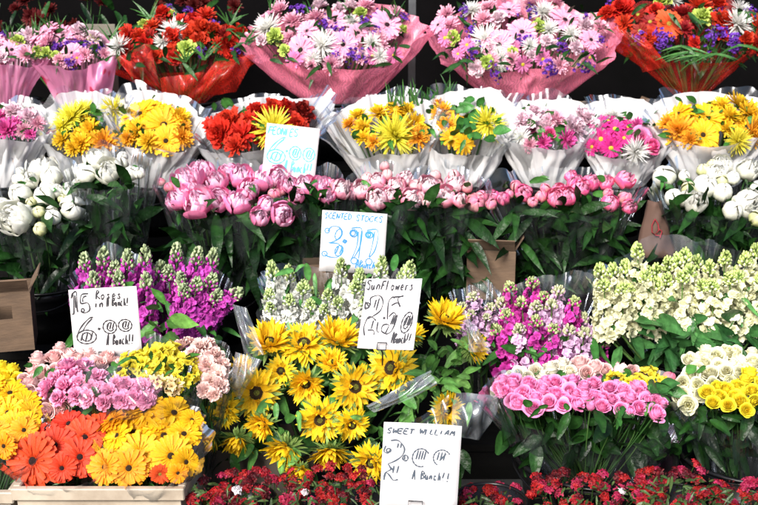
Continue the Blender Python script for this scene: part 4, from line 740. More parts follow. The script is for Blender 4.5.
stock('purple stocks with green tips at left, behind the rose price card', (118, 300), 44, 40, 122, sp + [('kpur', 95, 345, 92, 272, -.08), ('kpur', 122, 345, 120, 274, -.08), ('kpur', 147, 345, 150, 276, -.09), ('kpur', 106, 340, 105, 268, 0), ('kpur', 137, 340, 138, 266, 0)], ML, 50, wr=((74, 290), (166, 290), (120, 330), (120, 250)), ly=(290, 350))
sp = [('kpur', 178, 325, 179, 245), ('kpur', 190, 325, 197, 246), ('kpur', 196, 325, 212, 251), ('kpur', 192, 335, 217, 271, -.07), ('kpur', 196, 345, 217, 290, -.09), ('kpur', 198, 322, 240, 293, -.07), ('kpur', 180, 338, 178, 270, -.08), ('kpur', 188, 342, 197, 278, -.1), ('kpur', 172, 330, 170, 266, 0), ('kpur', 205, 330, 228, 300, 0), ('kpur', 185, 345, 186, 285, -.11)]
b = stock('purple stocks with green tips fanning right, next to the rose price card', (190, 300), 40, 40, 180, sp, ML, 40, wr=((166, 290), (226, 290), (190, 332), (190, 260)), ly=(300, 350))
b.leaves('large_leaves', 150, 185, 300, 345, 10, 34, .34, dy=(-.16, -.1), d=(-.1, .2), cols=((.07, .22, .04), (.16, .34, .07)))
sp = [('kwht', 282, 335, 273, 260), ('kwht', 290, 335, 288, 264), ('kwht', 274, 335, 266, 288, -.07), ('kwht', 300, 340, 305, 280, -.05), ('kwht', 312, 338, 316, 286), ('kwht', 325, 340, 330, 290, -.05), ('kwht', 342, 335, 345, 262), ('kwht', 355, 338, 362, 270, -.04), ('kwht', 375, 335, 382, 261), ('kwht', 390, 335, 402, 268), ('kwht', 398, 332, 413, 262), ('kwht', 290, 345, 290, 292, -.1), ('kwht', 335, 345, 338, 296, -.1), ('kwht', 365, 345, 366, 300, -.1), ('kwht', 312, 348, 310, 300, -.12), ('kwht', 352, 340, 352, 285, -.08), ('kwht', 382, 340, 384, 290, -.08), ('kwht', 280, 345, 272, 305, -.12), ('kwht', 325, 348, 325, 305, -.12)]
b = stock('white stocks with green tips in cellophane, below the scented stocks card', (335, 300), 72, 40, 335, sp, ((.05, .17, .04), (.11, .28, .07)), 60, wr=((262, 290), (412, 290), (335, 345), (335, 262)), ly=(270, 340), ll=24)
sp = []
for (k, x, y, d) in (('klil', 510, 287, 0), ('klil', 533, 279, .02), ('klil', 545, 290, 0), ('klil', 556, 285, 0), ('kmag', 574, 300, -.02), ('kmag', 585, 312, 0), ('kmag', 598, 318, -.03), ('kmag', 606, 338, -.05), ('klil', 522, 298, -.04), ('klil', 500, 300, 0), ('kmag', 505, 312, -.08), ('kmag', 520, 322, -.1), ('kmag', 537, 318, -.1), ('kmag', 553, 324, -.1), ('kmag', 570, 325, -.1), ('kmag', 588, 332, -.1), ('kmag', 493, 325, -.08), ('klil', 536, 300, -.05), ('klil', 553, 302, -.05)):
    k = {'klil': 'kmag', 'kmag': 'klil'}[k] if random.random() < .22 else k
    sp.append((k, 540 + (x - 540) * .72, y + 62, x, y, d))
stock('magenta and lilac stocks in a clear sleeve, behind the pink roses', (540, 330), 64, 44, 545, sp, ML, 30, wr=((488, 315), (606, 300), (545, 372), (545, 276)), ly=(330, 370))
sp = [('klil', 478, 345, 476, 296, 0), ('klil', 466, 345, 462, 305, -.02), ('klil', 488, 350, 490, 305, -.02), ('klil', 472, 352, 468, 312, -.06), ('klil', 482, 355, 484, 318, -.06)]
stock('small lilac stocks in a flat clear sleeve, between the sunflowers and the magenta stocks', (476, 325), 22, 30, 480, sp, ML, 8, wr=((456, 300), (502, 298), (478, 350), (476, 285)), ly=(320, 350))
sp = []
random.seed(11)
for i in range(15):
    x = 602 + i * 11 + random.uniform(-3, 3); y = 256 + random.uniform(-12, 12) + (8 if x < 625 else 0); sp.append(('kcre', 680 + (x - 680) * .93, y + 66, x, y, random.uniform(0, .05)))
for i in range(13):
    x = 604 + i * 12.6 + random.uniform(-4, 4); y = 276 + random.uniform(-8, 8); sp.append(('kcre', 680 + (x - 680) * .96, min(y + 62, 336 if x > 655 or x < 625 else 332), x, y, random.uniform(-.1, -.04)))
b = stock('pale cream yellow stocks with broad leaves, below the right hand white peonies', (682, 300), 82, 44, 685, sp, ((.03, .11, .03), (.08, .22, .06)), 70, wr=((600, 285), (766, 285), (685, 335), (685, 240)), ly=(290, 350), ll=26)
b.leaves('large_leaves', 620, 758, 318, 370, 70, 46, .34, dy=(-.14, -.02), d=(0, .1), spread=.3, cols=((.018, .07, .02), (.06, .18, .05)), ns=5, shape='oval')
for px, r_, lb in ((122, .12, 'under the left hand purple stocks'), (196, .11, 'right of the rose price card'), (335, .14, 'under the white stocks'), (548, .14, 'under the magenta and lilac stocks'), (685, .17, 'under the cream stocks')):
    bucket(px, Y2 + (.02 if px != 196 else .2), .37, r_, z2, 'black plastic bucket ' + lb)

# boxes between
carton(3, 352, .55, .20, .20, .16, 14, 'brown cardboard box with a hand hole, at the left edge beside the purple stocks')
carton(490, 300, .86, .17, .18, .16, -8, 'brown cardboard box behind the lilac stocks, between two peony bunches', hole=False)
carton(330, 300, .84, .17, .13, .1, 10, 'small brown cardboard box behind the white stocks, under the scented stocks card', hole=False, flap=False)
o = carton(255, 505, .10, .36, .17, .2, -3, 'grey brown printed cardboard box, darkened for the shade under the sunflowers', mat=solid_mat('grey_cardboard', (.07, .055, .042), .85, (.045, .036, .028), 5, .2), hole=False, flap=False)  # cardboard colour lowered to stand for the shade below the flowers
carton(606, 150, 1.56, .3, .16, .12, 4, 'brown cardboard box behind the magenta daisy bouquet, under the top shelf bouquets', hole=False)
# brown paper with a red mark
m = MB(); q = [P(648, 200, .93), P(661, 200, .93), P(677, 256, .89), P(634, 256, .89)]; rows = []
for i in range(12):
    v = i / 11; rows.append([list((q[0] * (1 - v) + q[3] * v).lerp(q[1] * (1 - v) + q[2] * v, j / 11) + Vector((0, -.03 * math.sin(PI * j / 11) + .004 * math.sin(i * 1.3 + j), 0)) - q[3]) for j in range(12)])
m.grid(np.array(rows), (1, 1, 1)); o = empty('brown_paper_sleeve', q[3], 'brown paper sleeve with a red curled mark, between deep pink and white peonies', 'paper sleeve')
ps = link('paper', m.mesh('paper', solid_mat('kraft_paper', (.09, .048, .034), .8, (.06, .032, .022), 6, .2)), o); so = ps.modifiers.new('thick', 'SOLIDIFY'); so.thickness = .001
m = MB(); MK = [[(655, 219), (658, 224), (659, 230), (655, 235), (652, 232), (652, 225), (655, 219)], [(658, 229), (662, 231), (660, 238)], [(655, 235), (660, 236)]]
for pl in MK: m.tube([P(x, y, .93 - .04 * (y - 200) / 56 - .03 * math.sin(PI * min(max((x - 640) / 33, 0), 1)) - .007) - q[3] for x, y in pl], .0022, (1, 1, 1), 5)
link('printed_mark', m.mesh('printed_mark', solid_mat('dark_red_ink', (.25, .01, .02), .6)), o)

# ================================================================== FRONT: crates at left
G1 = 'bunches in the front left crate'; Y1 = .0
zc = zat(487, -.27)
crate(P(16, 487, -.27).x, P(180, 487, -.27).x, -.27, .12, 0, zc, 'cream plastic crate holding the red and yellow gerberas')
crate(P(-70, 487, -.27).x, P(9, 487, -.27).x, -.27, .12, 0, zc - .01, 'cream plastic crate cut by the left edge')
def cb(name, label, cat, c, rx, ry, base, hs, Y, **kw):
    b = Bunch(name, label, cat, c, Y, rx, ry, base, G1, **kw); b.heads(hs); return b
b = cb('gerbera_bunch', 'red gerberas with dark centres at the front of the left crate', 'gerberas', (58, 445), 52, 30, (60, 520, -.16), [('gred', 33, 461, 22, -.15, .12), ('gred', 55, 445, 17, 0, .35), ('gred', 85, 438, 19, .1, .4), ('gred', 69, 424, 15, 0, .6), ('gred', 80, 457, 17, .15, .3), ('gred', 99, 427, 14, .3, .5), ('gred', 30, 436, 14, -.3, .5), ('gred', 62, 468, 13, .1, .05), ('gred', 17, 451, 13, -.6, .3), ('gred', 48, 432, 12, -.1, .6)], -.16, slope=1.1)
b.leaves('foliage', 25, 100, 470, 492, 26, 20, .14, dy=(-.06, .06), d=(0, .3), cols=ML)
b.wrap((2, 448), (112, 448), (58, 487), (58, 415), (60, 525), CELLO, .12, pleat=.06, jag=.14, k=5, name='cellophane')
b = cb('gerbera_bunch', 'yellow gerberas with dark centres at the front of the left crate', 'gerberas', (148, 440), 50, 34, (148, 520, -.16), [('gyel', 139, 453, 19, .0, .4), ('gyel', 171, 456, 20, .15, .35), ('gamb', 129, 468, 17, 0, .12), ('gamb', 105, 467, 16, -.2, .15), ('gyel', 134, 433, 19), ('gyel', 164, 436, 20), ('gyel', 117, 436, 16), ('gyel', 184, 434, 15), ('gyel', 144, 411, 19), ('gyel', 174, 413, 18), ('gyel', 127, 416, 15), ('gyel', 186, 462, 13, .6, .2), ('gora', 160, 474, 9), ('gamb', 112, 420, 14), ('gyel', 155, 424, 16), ('gamb', 178, 473, 9, .3, -.1), ('gyel', 192, 420, 11)], -.16, slope=1.1, v0=.45)
b.leaves('foliage', 105, 185, 472, 490, 30, 20, .14, dy=(-.06, .06), d=(0, .3), cols=ML)
b.wrap((104, 435), (204, 435), (150, 486), (150, 398), (148, 525), CELLO, .14, pleat=.06, jag=.14, k=5, name='cellophane')
b = cb('gerbera_bunch', 'amber yellow gerberas at the left edge, beside the red gerberas', 'gerberas', (8, 410), 34, 40, (-5, 520, -.14), [('gyel', 10, 393, 14), ('gyel', 24, 403, 14), ('gyel', 8, 413, 15), ('gyel', 30, 412, 12), ('gyel', 14, 425, 14), ('gamb', 24, 430, 12), ('gyel', -10, 402, 14), ('gamb', -4, 430, 14), ('gyel', -8, 388, 13), ('gamb', 4, 446, 12), ('gyel', 28, 422, 11)], -.1, slope=1.1, v0=.55)
b.wrap((-40, 420), (42, 410), (5, 470), (5, 385), (0, 525), CELLO, .14, pleat=.06, jag=.14, k=5, name='cellophane')
b = cb('rose_bunch', 'small yellow roses at the left edge, behind the amber gerberas', 'roses', (5, 372), 26, 16, (0, 500, .1), [('ryel', 12, 369, 9), ('ryel', 1, 366, 8), ('ryel', 6, 377, 9), ('ryel', -8, 372, 9), ('ryel', 17, 378, 7), ('ryel', -3, 381, 8), ('ryel', 10, 384, 7)], .08, v0=.65)
b = cb('rose_bunch', 'pale peach roses behind the red gerberas in the left crate', 'roses', (62, 375), 48, 26, (62, 500, .08), [('rpeach', x, y, r) for x, y, r in ((38, 359, 10), (54, 357, 10), (40, 373, 11), (55, 370, 10), (30, 383, 10), (69, 356, 10), (80, 358, 9), (92, 361, 10), (37, 399, 11), (24, 380, 9), (100, 365, 9), (108, 357, 9), (45, 386, 9), (32, 369, 9), (47, 411, 9), (30, 392, 9), (88, 352, 8), (60, 347, 8), (118, 362, 8), (50, 401, 9), (62, 408, 9), (74, 364, 9))], .06, v0=.6)
b.leaves('foliage', 25, 115, 365, 415, 26, 16, .45, dy=(-.1, 0), d=(0, .3), cols=ML)
b = cb('carnation_bunch', 'orchid pink carnations in the middle of the left crate', 'carnations', (100, 384), 55, 18, (100, 505, .0), [('chot', x, y, r * 1.06) for x, y, r in ((69, 371, 11), (84, 370, 10), (50, 389, 10), (68, 388, 11), (82, 385, 10), (95, 391, 10), (110, 393, 10), (127, 388, 10), (144, 391, 11), (135, 398, 9), (76, 378, 9), (98, 378, 9), (58, 380, 9), (118, 386, 9), (152, 386, 8), (60, 398, 8), (88, 398, 9), (104, 402, 8), (122, 400, 9), (78, 396, 9), (146, 401, 8))], -.02, v0=.6)
b.leaves('foliage', 50, 150, 392, 410, 20, 18, .4, dy=(-.05, .03), d=(0, .4), cols=ML)
b.sheet([(75, 360, -.14), (160, 372, -.14), (165, 420, -.16), (80, 418, -.17)], CELLO, 'cellophane', crease=.012)
b = cb('alstroemeria_bunch', 'bright yellow alstroemerias behind the crate, right of the rose price card', 'alstroemerias', (158, 366), 40, 22, (158, 500, .06), [('lyel', x, y, r) for x, y, r in ((129, 368, 11), (157, 355, 13), (144, 364, 12), (168, 352, 12), (187, 365, 11), (180, 380, 10), (161, 370, 12), (137, 359, 10), (122, 378, 9), (148, 376, 10), (172, 366, 10), (193, 374, 8), (128, 358, 8))] + [('lpale', 172, 386, 9), ('lpale', 158, 384, 9)], .04, v0=.55)
b.leaves('foliage', 122, 195, 355, 395, 40, 18, .25, dy=(-.05, .04), d=(0, .4), cols=ML)
b.wrap((112, 372), (204, 368), (158, 404), (158, 342), (158, 500), CELLO, .12, pleat=.06, jag=.2, k=5, name='cellophane')
b = cb('carnation_bunch', 'pale peach pink carnations at the right rear corner of the left crate', 'carnations', (202, 364), 26, 24, (196, 495, .08), [('cpeach', x, y, r) for x, y, r in ((183, 349, 10), (201, 350, 11), (214, 358, 10), (207, 367, 11), (217, 375, 10), (219, 386, 9), (194, 357, 10), (211, 381, 9), (222, 366, 8), (190, 345, 8), (208, 346, 8), (204, 390, 8), (214, 394, 7))], .08, v0=.5)
b.leaves('foliage', 190, 220, 385, 440, 24, 22, .2, dy=(-.02, .05), d=(0, .3), cols=ML)
b.wrap((176, 364), (230, 364), (204, 404), (202, 340), (198, 495), CELLO, .1, pleat=.08, jag=.2, k=5, name='cellophane')

# ================================================================== sunflowers
b = Bunch('sunflower_bunch', 'sunflowers with fringed green bracts filling the middle of the front row', 'sunflowers', (320, 395), .16, 130, 70, (320, 505, .2), 'front row bunches', slope=.9)
SF = [('sun1', 270, 342, 19, .1, .72), ('sun0', 304, 343, 18, .05, .66), ('sun1', 338, 339, 19, .2, .85), ('sun0', 256, 393, 20, .38, .15), ('sun0', 391, 368, 20, -.35, .3), ('sun0', 355, 387, 19, .4, .15), ('sun1', 306, 384, 15, 0, -.45), ('sun0', 320, 420, 17, .05, -.1), ('sun1', 286, 450, 17, -.4, -.62), ('sun1', 330, 452, 16, .1, -.82), ('sun2', 237, 440, 14, -.1, -.75), ('sun0', 223, 409, 14, -.5, .05), ('sun2', 211, 438, 12, -.3, -.8), ('sun0', 371, 463, 17, -.4, -.3), ('sun1', 445, 319, 17, .3, .75), ('sun0', 447, 410, 15, .6, -.15), ('sun1', 473, 347, 13, .75, .1), ('sun1', 243, 372, 13, -.5, .5), ('sun1', 410, 335, 13, .2, .8), ('sun0', 281, 371, 12, 0, .35), ('sun1', 332, 363, 12, .1, .6), ('sun1', 262, 424, 13, -.4, -.4), ('sun0', 352, 425, 14, .3, -.35), ('sun1', 300, 470, 12, -.1, -.7)]
for h in SF: b.head(*h)
SL = ((.022, .085, .018), (.08, .22, .045))
b.leaves('foliage', 235, 455, 345, 450, 190, 22, .42, dy=(.02, .16), d=(0, .2), spread=.6, cols=SL, shape='oval', ns=5)
b.leaves('front_leaves', 240, 450, 375, 455, 14, 20, .5, dy=(-.03, .02), d=(0, .1), spread=.6, cols=((.06, .18, .04), (.15, .33, .08)), shape='oval', ns=5)
b.leaves('stalk_leaves', 400, 470, 330, 405, 60, 26, .28, dy=(-.02, .08), d=(-.2, .5), spread=.5, cols=((.07, .2, .04), (.2, .4, .1)), ns=5)
b.leaves('shade_leaves', 215, 470, 430, 475, 40, 26, .5, dy=(.0, .14), d=(0, -.2), spread=.5, cols=SHADE_LEAF)
b.sheet([(430, 370, -.16), (438, 386, -.16), (374, 413, -.12), (366, 406, -.12)], CLEAR_FLAP, bend=.03)
b.sheet([(232, 304, 0), (247, 308, 0), (264, 354, -.05), (246, 360, -.02)], CLEAR_FLAP, bend=.03)
b.sheet([(236, 352, -.1), (262, 360, -.12), (240, 400, -.1), (228, 385, -.08)], CLEAR_FLAP)
b.sheet([(455, 392, -.16), (505, 396, -.1), (480, 440, -.14), (450, 436, -.16)], CLEAR_FLAP)
b.sheet([(462, 308, .05), (478, 330, .05), (492, 352, .02), (470, 352, .02)], CLEAR_FLAP)
b.sheet([(400, 430, -.1), (450, 395, -.12), (440, 450, -.14), (408, 470, -.12)], CELLO)
bucket(320, .24, .27, .15, 0, 'black plastic bucket under the sunflowers')

# ================================================================== roses at right
b = Bunch('rose_bunch', 'pink roses crowded in a black bucket, front right', 'roses', (580, 392), .05, 90, 24, (590, 500, .06), 'front row bunches', slope=1.8, v0=.68, su=.3, sv=.3)
PR = [(534, 408, 11), (563, 405, 9), (578, 404, 9), (549, 402, 10), (603, 406, 9), (621, 409, 10), (640, 408, 10), (657, 413, 11), (631, 397, 9), (613, 399, 9), (595, 395, 9), (585, 386, 9), (570, 390, 9), (543, 389, 10), (523, 393, 11), (513, 384, 9), (506, 391, 9), (529, 382, 9), (556, 382, 9), (594, 383, 9), (610, 387, 9), (647, 400, 10), (663, 403, 8), (498, 387, 9), (558, 394, 9), (573, 379, 8), (605, 397, 8), (623, 390, 8), (536, 397, 9), (585, 397, 9), (517, 400, 8), (568, 400, 8), (591, 405, 8), (640, 391, 8), (503, 379, 8), (631, 411, 8), (651, 408, 8), (545, 380, 8)]
for x, y, r in PR: b.head('rpink', x, y, r * .88)
for _ in range(60):
    x = random.uniform(500, 660); b.head('rpink', x, random.uniform(380 + max(0, x - 600) * .14, 404), random.uniform(7, 8.5), dY=random.uniform(.0, .04))
b.leaves('foliage', 500, 680, 405, 455, 120, 26, .5, dy=(-.1, .1), d=(0, .1), spread=.5, cols=SHADE_LEAF, shape='oval', ns=5)
b.leaves('upper_leaves', 505, 665, 395, 418, 10, 15, .5, dy=(-.1, .0), d=(0, .1), spread=.5, cols=ML, shape='oval', ns=5)
b.wrap((486, 386), (688, 396), (590, 440), (590, 372), (592, 500), CELLO, .17, pleat=.08, jag=.12, k=5, name='cellophane', flare=-.3, rb=.1)
b.sheet([(486, 380, -.1), (498, 374, -.1), (520, 440, -.14), (508, 446, -.14)], CELLO)
b = Bunch('rose_bunch', 'cream and peach roses behind the pink roses', 'roses', (570, 368), .24, 76, 12, (575, 480, .25), 'front row bunches', v0=.7, su=.3)
for k, x, y, r in [('rcream', 519, 374, 9), ('rcream', 536, 371, 10), ('rcream', 551, 368, 10), ('rcream', 563, 364, 9), ('rpeach', 580, 363, 11), ('rpeach', 595, 367, 10), ('rpeach', 606, 370, 9), ('rpeach', 633, 371, 9), ('rpeach', 621, 369, 9), ('rcream', 528, 378, 8), ('rcream', 543, 376, 8), ('rcream', 510, 379, 8), ('rpeach', 587, 373, 8), ('rpeach', 643, 376, 8), ('rcream', 571, 371, 8), ('rcream', 497, 392, 8)]: b.head(k, x, y, r * 1.0)
b.leaves('foliage', 505, 645, 372, 390, 24, 18, .5, dy=(-.05, .03), d=(0, .4), cols=ML)
b = Bunch('alstroemeria_bunch', 'yellow alstroemerias with a dark leaf, tucked between pink and white roses', 'alstroemerias', (635, 380), .16, 26, 12, (640, 480, .2), 'front row bunches', v0=.6)
b.heads([('lyel', 614, 379, 9), ('lyel', 628, 383, 9), ('lyel', 650, 374, 10), ('lyel', 653, 386, 10), ('lyel', 640, 381, 9), ('lyel', 662, 381, 7)]); b.leaves('foliage', 640, 662, 382, 392, 8, 26, .45, dy=(-.12, -.08), d=(.5, .2), spread=.3, cols=((.02, .08, .02), (.05, .16, .04)), ns=5)
b.head('bdeep', 669, 377, 7)
b = Bunch('rose_bunch', 'creamy white roses at the right edge, behind the yellow roses', 'roses', (722, 368), .14, 46, 24, (722, 480, .2), 'front row bunches', slope=1.6, v0=.65, su=.3)
for x, y, r in ((698, 359, 10), (697, 369, 10), (717, 356, 10), (727, 352, 9), (740, 361, 10), (754, 362, 10), (710, 373, 10), (727, 371, 10), (683, 383, 10), (697, 385, 9), (688, 405, 10), (682, 396, 10), (713, 383, 9), (740, 373, 9), (706, 350, 8), (752, 352, 8), (735, 352, 8), (762, 355, 8), (705, 362, 8), (690, 375, 9), (719, 365, 8), (733, 364, 8), (746, 368, 8), (700, 395, 9)): b.head('rwht', x, y, r * .96)
for _ in range(26): b.head('rwht', random.uniform(688, 764), random.uniform(354, 392), random.uniform(7, 9), dY=.03)
b.leaves('foliage', 685, 755, 365, 400, 20, 18, .5, dy=(-.05, .03), d=(0, .4), cols=ML)
b = Bunch('rose_bunch', 'yellow pointed roses in front of the white roses at the right edge', 'roses', (732, 390), .0, 36, 20, (735, 495, .02), 'front row bunches', slope=1.6, v0=.7, su=.3)
for x, y, r in ((707, 392, 8), (720, 396, 9), (737, 386, 9), (750, 373, 9), (753, 390, 9), (727, 389, 9), (740, 401, 9), (713, 402, 8), (755, 402, 9), (728, 405, 8), (745, 380, 8), (762, 382, 8), (747, 410, 8), (762, 396, 8), (734, 396, 8), (718, 386, 7), (742, 392, 8)): b.head('ryel', x, y, r)
b.leaves('foliage', 690, 765, 405, 455, 90, 24, .4, dy=(-.06, .1), d=(0, .1), spread=.5, cols=SHADE_LEAF, shape='oval', ns=5)
b.wrap((684, 398), (786, 390), (736, 428), (736, 380), (738, 495), CELLO, .14, pleat=.08, jag=.12, k=5, name='cellophane', flare=-.3, rb=.08)
bucket(594, .06, .275, .235, 0, 'wide black plastic bucket holding the pink roses')
bucket(748, .06, .275, .20, 0, 'wide black plastic bucket at the right edge, holding white and yellow roses')

# ================================================================== sweet william in front
def sweet(label, x0, x1, y0, n, basex, Y, seed, kinds, whites=()):
    random.seed(seed); b = Bunch('sweet_william_bunch', label, 'sweet williams', ((x0 + x1) / 2, y0 + 22), Y, (x1 - x0) / 2, 26, (basex, 560), 'bunches of sweet william along the front', slope=1.9, v0=.6, su=.35, sv=.3)
    for k in range(n):
        t = random.random(); px = x0 + (x1 - x0) * random.random(); e = abs(2 * (px - x0) / (x1 - x0) - 1); py = y0 + 10 * e ** 3 + 48 * t ** 1.1
        b.head(random.choice(kinds), px, py, random.uniform(6, 9), jit=.25, stem=(k % 2 == 0))
    for kk, px, py, r in whites: b.head(kk, px, py, r, dY=-.03)
    b.leaves('foliage', x0 + 4, x1 - 4, y0 + 14, y0 + 50, 120, 12, .22, dy=(-.14, .06), d=(0, .4), spread=.6, cols=((.012, .03, .01), (.06, .10, .03)))
    b.leaves('foliage', x0 + 4, x1 - 4, y0 + 6, y0 + 46, 90, 5, .35, dy=(-.10, .04), d=(0, .9), spread=.4, cols=((.06, .012, .015), (.12, .03, .03)))  # reddish bud tips among the heads, not leaves
    return b
KS = ['swr', 'swr', 'swd', 'swr', 'swd', 'swr', 'swp', 'swr']
sweet('crimson sweet williams with one white sprig, in front of the sunflowers at left', 188, 290, 470, 50, 240, -.22, 1, KS, [('sww', 237, 490, 7)])
sweet('crimson and pink sweet williams below the sunflowers, left of their price card', 280, 384, 466, 55, 332, -.22, 2, KS, [('sww', 305, 492, 5), ('swp', 312, 500, 6)])
sweet('narrow strip of crimson sweet williams right of the sweet william card', 452, 520, 480, 24, 490, -.18, 3, KS, [('swp', 468, 494, 6)])
sweet('red sweet williams in front of the pink rose bucket', 530, 650, 470, 60, 590, -.24, 4, KS, [('swp', 549, 490, 6), ('sww', 622, 491, 5), ('swp', 617, 496, 6)])
b = sweet('dense crimson sweet williams between the pink rose bucket and the right edge', 636, 720, 462, 50, 680, -.24, 5, KS, [('swp', 690, 497, 6)])
sweet('crimson sweet williams in the bottom right corner', 700, 772, 474, 40, 735, -.24, 6, KS, [('swp', 745, 488, 6)])
for px, lb in ((240, 'with the white sprigged sweet williams'), (332, 'with sweet williams left of their card'), (490, 'with the narrow strip of sweet williams'), (590, 'with sweet williams before the rose bucket'), (680, 'with the dense crimson sweet williams'), (740, 'with sweet williams in the bottom right corner')):
    bucket(px, -.2, .26, .10, 0, 'black plastic bucket ' + lb)

# ================================================================== price cards
BLU = ('blue', (.02, .22, .52)); CYA = ('pale_blue', (.10, .48, .62)); BLA = ('black', (.012, .012, .018)); GRY = ('grey_blue', (.06, .08, .11))
def big0(cx, cy, rx, ry): return [ell(cx, cy, rx, ry, 70, 440), ell(cx + rx * .1, cy, rx * .5, ry * .62, 60, 330)] + hatch(cx + rx * .1, cy + ry * .1, rx * .8, ry * .9, 3)
def big6(x, y, w, h): return [[(x + w * .92, y + h * 1.03), (x + w * .72, y + h * 1.0), (x + w * .38, y + h * .78), (x + w * .12, y + h * .52), (x + w * .0, y + h * .28)], [(x + w * .86, y + h * .98), (x + w * .55, y + h * .76), (x + w * .32, y + h * .5)], ell(x + w * .5, y + h * .27, w * .5, h * .27, 120, 480), ell(x + w * .5, y + h * .27, w * .24, h * .17)] + hatch(x + w * .5, y + h * .28, w * .5, h * .3, 3)
def dot(x, y, r): return [ell(x, y, r, r * .9, 0, 400, 8)]
card('white card with pale blue writing, PEONIES 6.00, standing above the pink peonies', (268, 123), (321, 129), (261, 184), 1.06, .03,
     [('the word PEONIES', text('PEONIES', .04, .83, .12, .56)), ('the price 6.00', big6(.06, .36, .34, .42) + dot(.42, .58, .012) + big0(.58, .56, .11, .11) + big0(.84, .56, .11, .11)), ('the words A Bunch', text('A Bunch!!', .40, .25, .17, .54))], CYA, (.42, .02, .07, .05), 235, .0023)
card('white card with blue writing, SCENTED STOCKS 3.99, behind the white stocks', (322, 210), (387, 214), (319, 271), .70, .03,
     [('the words SCENTED STOCKS', text('SCENTED', .04, .87, .09, .42) + text('STOCKS', .52, .86, .09, .42)),
      ('the price 3.99', [[(.10, .66), (.16, .74), (.28, .73), (.31, .62), (.24, .52), (.12, .47)], [(.14, .47), (.28, .46), (.34, .34), (.26, .24), (.12, .25), (.06, .30)], ell(.09, .67, .035, .04), ell(.07, .29, .04, .04), ell(.27, .62, .05, .09, tilt=-.3), ell(.29, .35, .06, .09, tilt=-.3)] + hatch(.29, .36, .06, .12, 2) + dot(.37, .51, .03) + dot(.37, .51, .014)
       + [ell(.5, .65, .06, .06), ell(.49, .65, .035, .04), ell(.5, .64, .048, .05), [(.46, .73), (.62, .73), (.61, .45), (.52, .24)], [(.57, .68), (.56, .45), (.49, .22)], [(.62, .7), (.60, .24)], ell(.53, .20, .05, .05)]
       + [ell(.74, .64, .06, .055), ell(.73, .64, .035, .035), ell(.745, .635, .048, .045), ell(.74, .64, .02, .02), [(.70, .71), (.87, .72), (.85, .42), (.76, .26)], [(.82, .7), (.80, .5), (.76, .28)], ell(.76, .2, .05, .05)]),
      ('the words A Bunch', text('ABunch!', .56, .09, .12, .36))], BLU, (.6, .03, .1, .06), 330, .0017)
card('white card with black writing, 15 Roses, in a wire holder above the pink carnations', (69, 290), (137, 286), (75, 360), .14, .03,
     [('the words 15 Roses in A Bunch', [[(.03, .88), (.06, .95), (.05, .68), (.02, .66)], [(.06, .95), (.11, .96), (.10, .72), (.11, .68)], [(.085, .92), (.08, .74)], [(.28, .93), (.18, .92), (.16, .80), (.26, .80), (.28, .70), (.20, .66), (.15, .69)], [(.25, .90), (.2, .88), (.19, .82)], ell(.18, .70, .02, .025)] + text('Roses', .38, .84, .12, .40) + text('in', .36, .73, .10, .14) + text('A Bunch!', .53, .73, .11, .34)),
      ('the price 6.00', big6(.06, .22, .28, .36) + dot(.39, .42, .012) + big0(.55, .44, .10, .095) + big0(.78, .45, .10, .085)), ('the words A Bunch', text('A Bunch!!', .48, .18, .14, .42))], BLA, (.46, .03, .18, .14), 420, .0018)
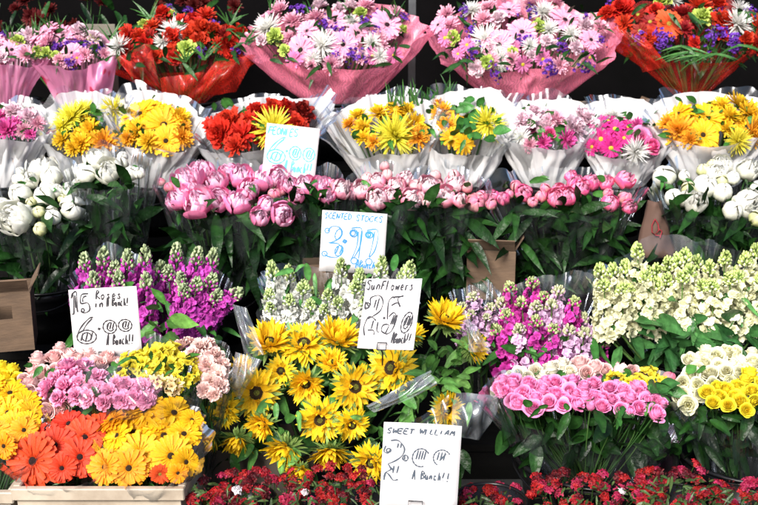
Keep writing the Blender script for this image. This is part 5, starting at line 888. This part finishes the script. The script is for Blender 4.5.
card('white card with black writing, Sun Flowers, in a wire holder among the sunflowers', (374, 279), (430, 279), (357, 348), -.02, .085,
     [('the words Sun Flowers', text('SunFlowers', .02, .84, .13, .86)),
      ('the price', [[(.10, .60), (.04, .66), (.05, .56), (.13, .62), (.12, .72), (.26, .76), (.34, .68), (.32, .55), (.20, .46), (.12, .42)], ell(.08, .61, .04, .04), [(.22, .70), (.20, .58)], [(.27, .72), (.24, .54)], [(.46, .42), (.44, .66), (.50, .74), (.54, .72)], [(.52, .74), (.66, .75)], [(.50, .62), (.60, .66), (.66, .60), (.60, .72), (.70, .76)]]
       + [[(.10, .18), (.07, .30), (.12, .44), (.20, .44), (.26, .40)], [(.14, .26), (.24, .26), (.26, .20)], [(.22, .40), (.20, .28)], [(.30, .38), (.30, .26), (.34, .24)], [(.46, .22), (.38, .26), (.40, .34), (.50, .34), (.46, .22), (.56, .26), (.62, .44), (.56, .52), (.48, .46)]] + dot(.40, .44, .012) + hatch(.58, .42, .06, .14, 3) + [ell(.82, .38, .09, .15, tilt=-.35), ell(.82, .38, .045, .09, tilt=-.35)] + hatch(.85, .41, .08, .14, 3)),
      ('the words A Bunch', text('ABunch!!', .58, .09, .14, .36))], BLA, (.46, .03, .16, .10), 372, .0018, .09, -.08)
card('white card with grey blue writing, SWEET WILLIAM, at the bottom centre in a wire holder', (384, 422), (462, 426), (379, 512), -.36, .04,
     [('the words SWEET WILLIAM', text('SWEET', .04, .88, .055, .36, .3) + text('WILLIAM', .46, .885, .055, .46, .3)),
      ('the price 2.00', [[(.04, .74), (.02, .68), (.07, .66), (.10, .70)], ell(.08, .69, .03, .02), [(.10, .80), (.20, .80), (.28, .72), (.26, .64), (.18, .58), (.08, .54)], [(.20, .77), (.19, .72)], [(.24, .77), (.23, .72)], [(.04, .36), (.05, .44), (.12, .48), (.08, .54)], [(.04, .38), (.06, .44), (.10, .42), (.16, .36), (.22, .37)], [(.12, .50), (.16, .46)], [(.16, .52), (.15, .44)], [(.22, .52), (.20, .44)]] + dot(.30, .61, .035) + [[(.29, .63), (.29, .59)]]
       + [ell(.50, .62, .11, .10, 30, 290), ell(.77, .63, .11, .09, 30, 240)] + hatch(.50, .65, .10, .10, 4, .25) + hatch(.76, .65, .08, .09, 3, .25) + [[(.74, .60), (.82, .68)]]), ('the words A Bunch', text('A Bunch!!', .40, .38, .09, .50, .1))], GRY, (.46, .10, .18, .10), 560, .0016)
